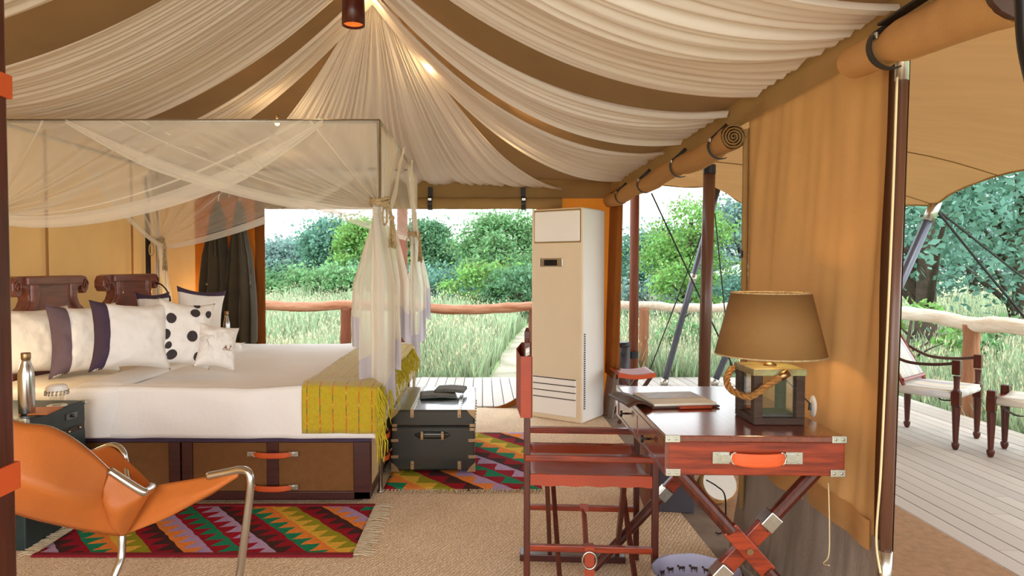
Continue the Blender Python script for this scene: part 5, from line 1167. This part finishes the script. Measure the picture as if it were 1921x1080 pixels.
mb = MB(); mb.b2((XR + 0.06, -1.0, 0.0), (mx1 + 0.02, 5.2, 0.012)); t = tag(obj('door_mat', mb, 'sisal', None, bevel=0.003), 'long brown sisal mat on the deck beside the tent wall', 'mat')

# railings
def log(pts, r, seed, m, name, par):
    P_ = spline(pts, 8); mb = MB(); rs = [r * (1 + 0.16 * nz(i * 0.35, seed) + 0.06 * nz(i * 1.3, seed)) for i in range(len(P_))]
    P_ = [p + V((0.0, 0, 0.02 * nz(i * 0.15, seed + 3))) for i, p in enumerate(P_)]
    mb.tube(P_, rs, 14); return obj(name, mb, m, par, smooth=True)
YRL = 7.95; zrl = PY(600, 574, YRL).z
t = thing('deck_railing', 'reddish peeled log railing across the back of the deck', 'railing', (0, YRL, 0))
log([PY(u, v, YRL) for u, v in ((330, 572), (500, 571), (560, 576), (640, 572), (700, 572), (820, 579), (900, 580), (990, 575), (1080, 574))], 0.058, 1, 'rail', 'rail', t)
log([PY(u, v, YRL + 0.03) for u, v in ((1060, 577), (1200, 572), (1260, 576), (1330, 577), (1400, 576), (1500, 578), (1600, 578))], 0.05, 2, 'rail_pale', 'rail', t)
for u, r in ((648, 0.062), (1000, 0.06), (1207, 0.058), (360, 0.06)):
    q = PY(u, 600, YRL); log([(q.x, YRL, -0.3), (q.x, YRL, 0.3), (q.x + 0.01, YRL, zrl - 0.02)], r, u, 'post' if u > 1100 else 'pole_red', 'rail_post', t)
t = thing('deck_railing', 'pale peeled log railing along the right side of the deck', 'railing', (4.2, 5.8, 0))
log([(4.33, 7.9, 0.80), (4.28, 7.2, 0.80), (4.21, 6.5, 0.80), (4.19, 5.8, 0.785), (4.18, 5.3, 0.79), (4.2, 4.6, 0.8), (4.2, 3.6, 0.8), (4.2, 2.4, 0.8)], 0.064, 5, 'rail_pale', 'rail', t)
for y in (5.83, 3.6): log([(4.19, y, -0.3), (4.185, y, 0.3), (4.19, y, 0.76)], 0.066, y, 'post', 'rail_post', t)

# outer posts, inclined props and guy cords
def post(name, label, u, v_top, Y, r, m, zfoot=0.0, du=0.0):
    a = PY(u, v_top, Y); b = V((PY(u + du, 700, Y).x, Y, zfoot)); t = thing(name, label, 'post', b)
    mb = MB(); mb.tube([b, a], r, 16); obj('shaft', mb, m, t, smooth=True); return t, a, b
t, a, b = post('veranda_post', 'red brown timber veranda post seen through the back opening behind the net', 755, 380, 7.5, 0.058, 'pole_red', 0.0, -2)
mb = MB(); mb.tube([b, b + V((0, 0, 0.06))], 0.075, 14); obj('foot_collar', mb, 'pole_paint', t)
t, a, b = post('veranda_post', 'red brown timber veranda post beyond the air conditioner', 1191, 340, 7.1, 0.048, 'pole_red', 0.0, -3)
mb = MB(); q = PY(1187, 665, 7.1); mb.tube([q - V((0, 0, 0.035)), q + V((0, 0, 0.035))], 0.056, 14); obj('dark_band', mb, 'black', t)
t, a, b = post('veranda_post', 'dark varnished tent post left of the canvas wall panel', 1331, 312, 4.7, 0.040, 'pole_dark', 0.0, -12)
mb = MB(); mb.tube([a - V((0, 0, 0.05)), a + V((0, 0, 0.01))], 0.043, 14); obj('top_collar', mb, 'black', t)
def prop(label, foot, top, r=0.03):
    t = thing('steel_prop', label, 'pole', foot); foot = V(foot); top = V(top)
    mb = MB(); mb.tube([foot, top], r, 14); obj('shaft', mb, 'pole_paint', t, smooth=True)
    mb = MB(); mb.tube([foot.lerp(top, 0.52), foot.lerp(top, 0.56)], r * 1.18, 14); obj('joint_collar', mb, 'nickel', t, smooth=True)
    mb = MB(); mb.tube([foot, foot.lerp(top, 0.03)], r * 1.3, 14); obj('foot_ferrule', mb, 'nickel', t, smooth=True)
    return t
prop('leaning grey steel prop left of the dark tent post', PZ(1245, 722, 0.0), PY(1347, 352, 7.35), 0.032)
prop('leaning grey steel prop seen just left of the lamp', PZ(1338, 722, 0.0), PY(1500, 355, 7.3), 0.034)
pf, ptop = V((3.44, 6.4, 0)), PY(1752, 388, 6.35)
t = prop('leaning grey steel prop holding the veranda roof corner on the right', pf, ptop, 0.042)
mb = MB(); mb.tube([ptop - (ptop - pf).normalized() * 0.14, ptop + (ptop - pf).normalized() * 0.05], 0.05, 14); obj('top_sleeve', mb, 'nickel', t, smooth=True)
def cord(label, a, b, r=0.008):
    tag(obj('guy_rope', MB().tube([a, V(a).lerp(V(b), 0.5) - V((0, 0, 0.01)), b], r, 6), 'cord_black', None), label, 'rope', 'guy ropes of the veranda roof')
cord('black guy rope slanting down across the left prop to the lower right', PY(1222, 362, 6.9), PY(1400, 740, 6.9))
cord('black guy rope slanting down to the lower left from the dark post', PY(1342, 370, 7.0), PY(1215, 705, 7.0), 0.006)
cord('thin black guy rope just right of the dark tent post', PY(1341, 400, 7.0), PY(1372, 700, 7.0), 0.006)
cord('steep guy rope from the roof corner prop, the lower of two', ptop, PY(1960, 640, 6.9), 0.012)
cord('shallow guy rope from the roof corner prop, the upper of two', ptop, PY(1985, 570, 8.4), 0.012)

# veranda roof fly
A_ = PY(1346, 352, 7.35)
outer = [(4.4, -1.0, 1.9), (4.05, 0.6, 2.15), (4.35, 2.2, 1.92), PY(2060, 300, 4.2), PY(1921, 318, 5.0), PY(1850, 336, 5.5), PY(1790, 360, 6.0), PY(1752, 383, 6.35), PY(1700, 384, 6.5), PY(1560, 384, 6.8), PY(1440, 388, 7.1), PY(1392, 380, 7.25), A_, PY(1290, 351, 7.35), PY(1242, 347, 7.35)]
inner = [(XR + 0.03, -1.0, 2.12), (XR + 0.03, 0.6, 2.12), (XR + 0.03, 2.2, 2.12), (XR + 0.03, 3.2, 2.12), (XR + 0.03, 4.0, 2.12), (XR + 0.03, 4.5, 2.12), (XR + 0.03, 5.0, 2.12), (XR + 0.03, 5.4, 2.12), (XR + 0.03, 5.6, 2.12), (XR + 0.03, 5.7, 2.12), (XR + 0.03, 5.8, 2.12), (XR + 0.03, 5.95, 2.13), (XR, 6.05, 2.14), (0.8, 6.1, 2.12), (0.4, 6.1, 2.10)]
fl = thing('veranda_roof', 'tan canvas veranda roof with scalloped edge over the right deck', 'awning', (3.0, 4, 2.1))
so_, si_ = spline(outer, 6), spline(inner, 6)
mb = MB()
def flyf(i, j):
    p = polyline(si_, i); q = polyline(so_, i); r = p.lerp(q, j); return r + V((0, 0, 0.10 * 4 * j * (1 - j) + 0.012 * nz(i * 25, j * 4)))
mb.grid(flyf, 110, 20); obj('canvas_sheet', mb, 'canvas_fly', fl, smooth=True)
mb = MB(); mb.tube(so_, 0.010, 6); obj('edge_rope', mb, 'canvas_olive', fl, smooth=True)
mb = MB(); mb.tube([flyf(0.5, j / 12) - V((0, 0, 0.006)) for j in range(13)], 0.004, 5); mb.tube([flyf(0.33, j / 12) - V((0, 0, 0.006)) for j in range(13)], 0.004, 5); obj('seam', mb, 'canvas_dark', fl)

# ------------------------------------------------------------------ things on the deck
# safari armchair
def turned(mb, p0, z0, z1, r):
    prof = [(0.0, 0.8), (0.02, 1.15), (0.06, 1.25), (0.075, 0.8), (0.1, 0.95), (0.45, 1.25), (0.62, 1.35), (0.64, 1.0)]
    H = z1 - z0; mb.lathe([(r * k, z0 + H * f) for f, k in prof], p0, 12)
SZ = 0.40
fn_, ff_ = PZ(1792, 843, 0.0), PZ(1832, 822, 0.0)
sx_ = (ff_ - fn_).normalized(); D_ = V((sx_.y, -sx_.x, 0)); Wc = (ff_ - fn_).length; Dc = 0.46
t = thing('safari_chair', 'dark turned leg safari armchair with striped canvas seat on the deck', 'chair', (fn_.x, fn_.y, 0), atan2(D_.y, D_.x))
# local: x forward (D), y to the side (from near to far)
def turned_leg(par, x, y, top, name='leg'):
    mb = MB(); h = top
    pr = [(0.013, 0), (0.019, 0.012), (0.024, 0.03), (0.024, 0.045), (0.015, 0.055), (0.017, 0.06), (0.026, 0.27), (0.028, 0.30)]
    mb.lathe(pr, (x, y, 0), 12); mb.box((x, y, 0.355), (0.052, 0.052, 0.10))
    if h > 0.45:
        mb.lathe([(0.026, 0.405), (0.018, 0.425), (0.018, 0.45), (0.02, h - 0.13), (0.024, h - 0.11)], (x, y, 0), 12); mb.box((x, y, h - 0.05), (0.05, 0.05, 0.10))
    else: mb.box((x, y, 0.42), (0.05, 0.05, 0.05))
    return obj(name, mb, 'mahog_z', par, world=False, bevel=0.003)
for y in (0, Wc): turned_leg(t, 0, y, 0.62)
for y in (0, Wc): turned_leg(t, -Dc, y, 0.62 if 0 else 0.44)
for y in (0, Wc): obj('side_rail', MB().tube([(0, y, 0.365), (-Dc, y, 0.365)], 0.016, 10), 'mahog', t, world=False)
for x_ in (0, -Dc): obj('cross_rail', MB().tube([(x_, 0, 0.365), (x_, Wc, 0.365)], 0.016, 10), 'mahog', t, world=False)
mb = MB(); mb.grid(lambda i, j: V((lerp(0.02, -Dc - 0.02, i), lerp(0.02, Wc - 0.02, j), 0.395 - 0.02 * sin(pi * i) * sin(pi * j))), 10, 10); st = obj('seat', mb, 'stripe', t, world=False, smooth=True, solid=0.02)
for y in (0, Wc): obj('seat_roll', MB().tube([(-0.03, y, 0.372), (-Dc + 0.03, y, 0.372)], 0.026, 12), 'stripe', t, world=False, smooth=True)
obj('front_roll', MB().tube([(0, 0.03, 0.375), (0, Wc - 0.03, 0.375)], 0.027, 12), 'stripe', t, world=False, smooth=True)
mb = MB(); mb.grid(lambda i, j: V((-0.345 - 0.25 * i, lerp(0.03, Wc - 0.03, j), 0.44 + 0.42 * i)), 8, 8); bk = obj('backrest', mb, 'stripe', t, world=False, smooth=True, solid=0.012)
for y in (0.03, Wc - 0.03): obj('back_upright', MB().tube([(-0.335, y, 0.40), (-0.60, y, 0.90)], 0.014, 8), 'mahog', bk, world=False)
obj('back_lower_rail', MB().tube([(-0.345, 0.02, 0.435), (-0.345, Wc - 0.02, 0.435)], 0.016, 8), 'mahog', bk, world=False)
for y in (0, Wc):
    mb = MB(); mb.tube(spline([(0.0, y, 0.60), (-0.15, y, 0.575), (-0.32, y, 0.58), (-0.47, y, 0.65)], 6), 0.011, 8); obj('arm_strap', mb, 'brownleather', t, world=False, smooth=True)
mb = MB(); mb.tube(spline([(-0.02, 0.1, 0.33), (-0.15, 0.2, 0.3), (-0.22, 0.3, 0.35)], 5), 0.006, 6); obj('lacing', mb, 'black', t, world=False)
# footstool
gq, gf = PZ(1858, 857, 0.0), PZ(1907, 837, 0.0)
t = thing('footstool', 'dark wooden footstool with striped canvas top at the right edge', 'stool', (gq.x, gq.y, 0), atan2(D_.y, D_.x))
for x_, y in ((0, 0), (0.0, 0.33), (0.42, 0.0), (0.42, 0.33)): turned_leg(t, x_, y, 0.44)
for y in (0, 0.33): obj('side_rail', MB().tube([(0, y, 0.37), (0.42, y, 0.37)], 0.016, 10), 'mahog', t, world=False)
for x_ in (0, 0.42): obj('end_rail', MB().tube([(x_, 0, 0.37), (x_, 0.33, 0.37)], 0.016, 10), 'mahog', t, world=False)
mb = MB(); mb.grid(lambda i, j: V((lerp(0.03, 0.39, i), lerp(0, 0.33, j), 0.40 - 0.015 * sin(pi * j))), 8, 8); obj('seat', mb, 'stripe', t, world=False, smooth=True, solid=0.02)
for y in (0, 0.33): obj('seat_roll', MB().tube([(0.03, y, 0.378), (0.39, y, 0.378)], 0.026, 12), 'stripe', t, world=False, smooth=True)
mb = MB(); mb.grid(lambda i, j: V((0.04 + 0.2 * i, 0.02 + 0.06 * j, 0.34 - 0.05 * sin(pi * i))), 8, 2); obj('leather_pouch', mb, 'brownleather', t, world=False, smooth=True)
# folding luggage stool with leather top
p = PZ(1186, 694, 0.41); t = thing('folding_stool', 'folding stool with russet leather top outside the far opening', 'stool', (p.x, p.y, 0))
w2, d2 = 0.15, 0.17
mb = MB(); mb.grid(lambda i, j: V(((i - 0.5) * 2 * w2, (j - 0.5) * 2 * d2, 0.412 - 0.02 * sin(pi * i))), 10, 8); obj('seat', mb, 'leather_d', t, world=False, smooth=True, solid=0.005)
mb = MB(); mb.grid(lambda i, j: V(((i - 0.5) * 2 * w2, -d2 - 0.004, 0.414 - 0.035 * j - 0.018 * sin(pi * i))), 10, 2); obj('seat_border', mb, 'leather_o', t, world=False, solid=0.005)
for y in (-d2 + 0.02, d2 - 0.02):
    for sg in (-1, 1): obj('leg', MB().bar((sg * w2 * 0.92, y + sg * 0.012, 0.40), (-sg * w2 * 0.92, y + sg * 0.012, 0.0), 0.03, 0.016, up=(0, 1, 0)), 'mahog_z', t, world=False, bevel=0.002)
for sg in (-1, 1): obj('seat_rail', MB().tube([(sg * w2 * 0.95, -d2, 0.402), (sg * w2 * 0.95, d2, 0.402)], 0.013, 8), 'mahog', t, world=False)
# bin
p = PY(1167, 700, 6.9); t = thing('waste_bin', 'dark grey metal ash bin beside the red brown post', 'bin', (p.x, 6.9, 0))
hb_ = PY(1167, 641, 6.9).z
obj('body', MB().lathe([(0.075, 0), (0.078, 0.01), (0.078, hb_ - 0.03)], (p.x, 6.9, 0), 24), mat('dark_grey_metal', (74, 72, 76), 0.4, 0.4), t, smooth=True)
obj('rim', MB().lathe([(0.082, hb_ - 0.035), (0.082, hb_ - 0.005), (0.07, hb_), (0.0, hb_ - 0.01)], (p.x, 6.9, 0), 24, cap=False), 'black', t, smooth=True)
mb = MB(); mb.box((p.x - 0.01, 6.82, hb_ - 0.11), (0.05, 0.012, 0.025)); obj('slot', mb, 'black', t)
mb = MB(); mb.tube(spline([PY(1152, 655, 6.0), PY(1156, 690, 5.95), PY(1150, 730, 5.95), PY(1155, 760, 5.9)], 6), 0.008, 6); tag(obj('hanging_rope', mb, 'zip', None, smooth=True), 'pale rope hanging at the edge of the rust curtain', 'rope')

# ------------------------------------------------------------------ ground, path, hills
GZ = -0.32
def gh(x, y): return GZ + 0.10 * nz(x * 0.12, y * 0.12) + 0.012 * max(0, y - 12)
mb = MB(); mb.grid(lambda i, j: V((lerp(-60, 70, i), lerp(-12, 95, j), gh(lerp(-60, 70, i), lerp(-12, 95, j)))), 90, 80); struct('ground', mb, 'soil', smooth=True)
def pathc(y): return 0.78 + 0.085 * (y - 8) + 0.012 * max(0.0, y - 8) ** 1.6
mb = MB()
def pf_(i, j):
    y = lerp(7.9, 26, j); x = pathc(y) + (i - 0.5) * (1.4 + 0.02 * y + 0.2 * nz(y, i * 2)); return V((x, y, gh(x, y) + 0.02))
mb.grid(pf_, 10, 50); struct('path', mb, 'path', smooth=True)
mb = MB(); mb.grid(lambda i, j: V((lerp(-90, 20, i), 90 + 10 * j, -2 + (9.0 * math.exp(-((i - 0.28) / 0.16) ** 2) + 3.0 + 1.2 * nz(i * 12)) * j)), 60, 8); struct('hill_1', mb, 'hill', smooth=True)

# grass: tufts of blades over the meadow outside
def blades(name, n, region, hmin, hmax, m, label, head=False):
    P_ = []
    xs, ys = region(n); 
    keep = np.ones(n, bool)
    pc = np.array([pathc(max(8, y)) for y in ys]); keep &= ~((np.abs(xs - pc) < 0.75 + 0.01 * ys) & (ys < 27))
    keep &= ~((xs > -3.5) & (xs < DX1 + 0.03) & (ys < DYB + 0.05))
    xs, ys = xs[keep], ys[keep]; n = len(xs)
    zg = GZ + 0.0 * xs + 0.012 * np.maximum(0, ys - 12)
    h = RNG.uniform(hmin, hmax, n) * (0.8 + 0.4 * np.sin(xs * 1.3) * np.cos(ys * 0.9)); an = RNG.uniform(0, 2 * np.pi, n); wd = (0.004 + 0.0012 * ys) * RNG.uniform(0.7, 1.4, n); be = RNG.uniform(0.08, 0.35, n) * h; ba = RNG.uniform(0, 2 * np.pi, n)
    dx, dy = np.cos(an) * wd, np.sin(an) * wd; bx, by = np.cos(ba) * be, np.sin(ba) * be
    b0 = np.stack([xs - dx, ys - dy, zg], 1); b1 = np.stack([xs + dx, ys + dy, zg], 1); m0 = np.stack([xs - dx * 0.8 + bx * 0.35, ys - dy * 0.8 + by * 0.35, zg + h * 0.6], 1); m1 = np.stack([xs + dx * 0.8 + bx * 0.35, ys + dy * 0.8 + by * 0.35, zg + h * 0.6], 1); tp = np.stack([xs + bx, ys + by, zg + h], 1)
    if head:
        c = np.stack([xs + bx, ys + by, zg + h], 1); hl = RNG.uniform(0.03, 0.08, n); q = np.stack([dx * 0.45, dy * 0.45, 0 * dx], 1); up = np.stack([bx * 0.1, by * 0.1, hl], 1)
        v = np.concatenate([c, c + q + up * 0.5, c + up, c - q + up * 0.5]); i = np.arange(n); f = np.stack([i, i + n, i + 2 * n, i + 3 * n], 1)
    else:
        v = np.concatenate([b0, b1, m1, m0, tp]); i = np.arange(n); f = np.concatenate([np.stack([i, i + n, i + 2 * n], 1), np.stack([i, i + 2 * n, i + 3 * n], 1), np.stack([i + 3 * n, i + 2 * n, i + 4 * n], 1)])
    return tag(npmesh(name, v, f, m), label, 'grass', None, 'stuff')
def reg_back(n):
    y = 7.6 + 26 * RNG.random(n) ** 1.6; x = (RNG.random(n) * 2 - 1) * (0.42 * y) * 1.0 + 0.0 * y - 0.02 * y; return x, y
def reg_right(n):
    y = 2.5 + 22 * RNG.random(n) ** 1.5; x = 3.9 + (0.84 * y - 3.0).clip(0.4) * RNG.random(n); return x, y
blades('meadow_grass', 90000, reg_back, 0.35, 0.75, 'grass', 'tall green meadow grass behind the tent')
blades('meadow_grass', 50000, reg_right, 0.3, 0.68, 'grass', 'tall green meadow grass beyond the right railing')
blades('grass_seed_heads', 26000, reg_back, 0.55, 0.85, 'seed', 'pale seed heads over the meadow behind the tent', True)
blades('grass_seed_heads', 16000, reg_right, 0.5, 0.75, 'seed', 'pale seed heads over the meadow right of the deck', True)

# trees and bushes: clusters of leaves on a branching trunk
def leaves(clumps, per, size, m, par, name='foliage', seed=0):
    rng = np.random.default_rng(seed); V_ = []; 
    for (c, r) in clumps:
        n = int(per * (r[0] * r[1] * r[2]) ** 0.5 / 0.35 + 10) if per > 0 else -per
        d = rng.normal(size=(n, 3)); d /= np.linalg.norm(d, axis=1)[:, None]; rad = rng.random(n) ** 0.45
        p = np.array(c) + d * rad[:, None] * np.array(r) * (1 + 0.38 * np.abs(rng.normal(size=(n, 1))) ** 1.6)
        a = rng.normal(size=(n, 3)); a /= np.linalg.norm(a, axis=1)[:, None]; b = np.cross(a, rng.normal(size=(n, 3))); b /= np.linalg.norm(b, axis=1)[:, None]
        s_ = size * rng.uniform(0.6, 1.35, (n, 1)); V_.append(np.stack([p - a * s_, p + b * s_ * 0.5, p + a * s_, p - b * s_ * 0.5], 1).reshape(-1, 3))
    v = np.concatenate(V_); k = len(v) // 4; f = np.arange(k * 4).reshape(k, 4)
    return tag(npmesh(name, v, f, m, par), kind='stuff')
def tree(name, label, X, Y, H, W, m, seed, nclump=26, leaf=0.12, per=190, base=0.12, shape=1.0, cat='tree', trunk=0.12, group=None, lean=0.0, mb2='bark'):
    z0 = gh(X, Y); rr = random.Random(seed); t = thing(name, label, cat, (X, Y, z0), 0, group); cl = []; mb = MB()
    zc0 = z0 + H * base
    tp = V((X + lean, Y, z0 + H * 0.8)); mb.tube(spline([(X, Y, z0 - 0.1), V((X, Y, z0)).lerp(tp, 0.4) + V((0.1 * rr.uniform(-1, 1), 0, 0)), tp], 5), [trunk * (1 - 0.07 * i) for i in range(11)], 8)
    for k in range(nclump):
        f = rr.random() ** 0.8; z = lerp(zc0 + 0.1 * H, z0 + H * 0.86, f); ww = W * (sin(pi * min(0.97, (0.12 + 0.83 * f)) ** shape) ** 0.6)
        a = rr.uniform(0, 6.28); q = ww * 0.5 * rr.uniform(0.3, 1.0) ** 0.6; c = V((X + lean * f + q * cos(a), Y + q * sin(a) * 0.8, z)); s_ = W * rr.uniform(0.09, 0.2); c.z = min(c.z, z0 + H - s_ * 0.6)
        cl.append((c, (s_, s_, s_ * rr.uniform(0.55, 0.85))))
        if k % 3 == 0: 
            st_ = V((X, Y, z0)).lerp(tp, max(0.15, f * 0.75)); mb.tube([st_, st_.lerp(c, 0.6) + V((0, 0, 0.05 * H * rr.random())), c], [trunk * 0.4, trunk * 0.25, trunk * 0.1], 6)
    obj('trunk', mb, mb2, t, smooth=True); leaves(cl, per, leaf, m, t, seed=seed)
    return t
def at(u, Y): return PY(u, 500, Y).x
gT, gB = 'trees beyond the meadow', 'bushes at the meadow edge'
# back opening, left to right
def hgt(u, v, Y): return PY(u, v, Y).z - gh(at(u, Y), Y)
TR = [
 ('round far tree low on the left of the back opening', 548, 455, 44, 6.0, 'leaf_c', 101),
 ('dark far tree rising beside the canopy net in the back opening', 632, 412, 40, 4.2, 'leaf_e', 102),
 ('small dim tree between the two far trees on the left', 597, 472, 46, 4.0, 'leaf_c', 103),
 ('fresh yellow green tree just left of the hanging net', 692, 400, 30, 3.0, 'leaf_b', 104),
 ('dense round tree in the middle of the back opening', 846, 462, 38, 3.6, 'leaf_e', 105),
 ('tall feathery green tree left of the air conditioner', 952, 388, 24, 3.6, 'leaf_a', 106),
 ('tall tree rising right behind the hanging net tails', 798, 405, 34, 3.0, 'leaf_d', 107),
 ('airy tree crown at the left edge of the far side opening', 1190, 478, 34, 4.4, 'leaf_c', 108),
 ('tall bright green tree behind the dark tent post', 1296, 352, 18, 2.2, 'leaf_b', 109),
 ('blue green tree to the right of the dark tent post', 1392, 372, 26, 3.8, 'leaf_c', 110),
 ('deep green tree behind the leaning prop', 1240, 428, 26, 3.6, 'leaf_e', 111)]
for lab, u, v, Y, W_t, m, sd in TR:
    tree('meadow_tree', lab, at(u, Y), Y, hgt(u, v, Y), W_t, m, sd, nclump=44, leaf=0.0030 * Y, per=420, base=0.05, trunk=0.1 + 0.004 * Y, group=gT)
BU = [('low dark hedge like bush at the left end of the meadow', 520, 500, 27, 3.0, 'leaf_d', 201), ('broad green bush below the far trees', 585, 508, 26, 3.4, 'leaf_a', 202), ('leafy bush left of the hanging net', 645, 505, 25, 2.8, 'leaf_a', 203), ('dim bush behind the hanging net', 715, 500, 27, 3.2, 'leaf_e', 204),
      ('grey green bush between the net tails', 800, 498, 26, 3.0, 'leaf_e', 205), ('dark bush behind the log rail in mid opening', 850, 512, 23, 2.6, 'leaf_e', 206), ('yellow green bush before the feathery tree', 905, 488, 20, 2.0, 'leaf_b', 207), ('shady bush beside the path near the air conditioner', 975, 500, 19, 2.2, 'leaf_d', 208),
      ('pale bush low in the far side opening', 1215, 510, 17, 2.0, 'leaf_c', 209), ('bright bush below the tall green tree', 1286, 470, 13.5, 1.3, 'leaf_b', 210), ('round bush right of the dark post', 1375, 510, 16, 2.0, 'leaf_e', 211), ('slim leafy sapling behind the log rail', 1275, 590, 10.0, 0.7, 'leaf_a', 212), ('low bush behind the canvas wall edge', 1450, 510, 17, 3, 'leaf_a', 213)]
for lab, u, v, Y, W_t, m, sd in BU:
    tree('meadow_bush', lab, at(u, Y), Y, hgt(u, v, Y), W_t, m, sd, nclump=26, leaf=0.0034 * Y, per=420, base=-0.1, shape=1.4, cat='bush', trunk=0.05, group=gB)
# big tree beyond the right railing
tree('shade_tree', 'big leafy tree with dark trunk beyond the right railing', at(1740, 11.5), 11.5, 5.6, 6.2, 'leaf_e', 301, nclump=46, leaf=0.07, per=130, base=0.22, trunk=0.2)
tree('shade_tree', 'mid green tree at the far right edge, partly out of view', at(1905, 13), 13, 4.3, 4.0, 'leaf_e', 302, nclump=30, leaf=0.07, per=110, base=0.15, trunk=0.16)
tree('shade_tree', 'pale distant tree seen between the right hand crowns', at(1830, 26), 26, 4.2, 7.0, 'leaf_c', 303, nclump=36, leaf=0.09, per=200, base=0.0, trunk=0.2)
tree('meadow_bush', 'leafy low bush behind the safari chair', at(1715, 8.6), 8.6, 1.25, 1.1, 'leaf_b', 304, nclump=16, leaf=0.055, per=150, base=0.0, cat='bush', trunk=0.04, group=gB)
tree('meadow_bush', 'leafy low bush right of the deck rail post', at(1875, 8.2), 8.2, 1.0, 1.0, 'leaf_a', 305, nclump=14, leaf=0.055, per=150, base=0.0, cat='bush', trunk=0.04, group=gB)
# neighbouring tent and rail far off
q = PY(1383, 507, 24); t = thing('distant_tent', 'white roof of a distant tent beside the canvas wall edge', 'tent', (q.x, 24, gh(q.x, 24)))
mb = MB(); zt3 = PY(1392, 498, 24).z; mb.poly([(q.x - 0.8, 23, zt3 - 0.35), (q.x + 2.4, 23, zt3 - 0.35), (q.x + 1.0, 24.5, zt3 + 0.25)], ext=None); mb.poly([(q.x - 0.8, 23, zt3 - 0.35), (q.x + 1.0, 24.5, zt3 + 0.25), (q.x - 0.8, 26, zt3 - 0.35)]); mb.poly([(q.x + 2.4, 23, zt3 - 0.35), (q.x + 2.4, 26, zt3 - 0.35), (q.x + 1.0, 24.5, zt3 + 0.25)]); obj('roof', mb, 'tarp', t, solid=0.03)
mb = MB(); mb.b2((q.x - 0.4, 23.4, gh(q.x, 24)), (q.x + 2.0, 25.6, zt3 - 0.3)); obj('wall', mb, 'canvas', t)
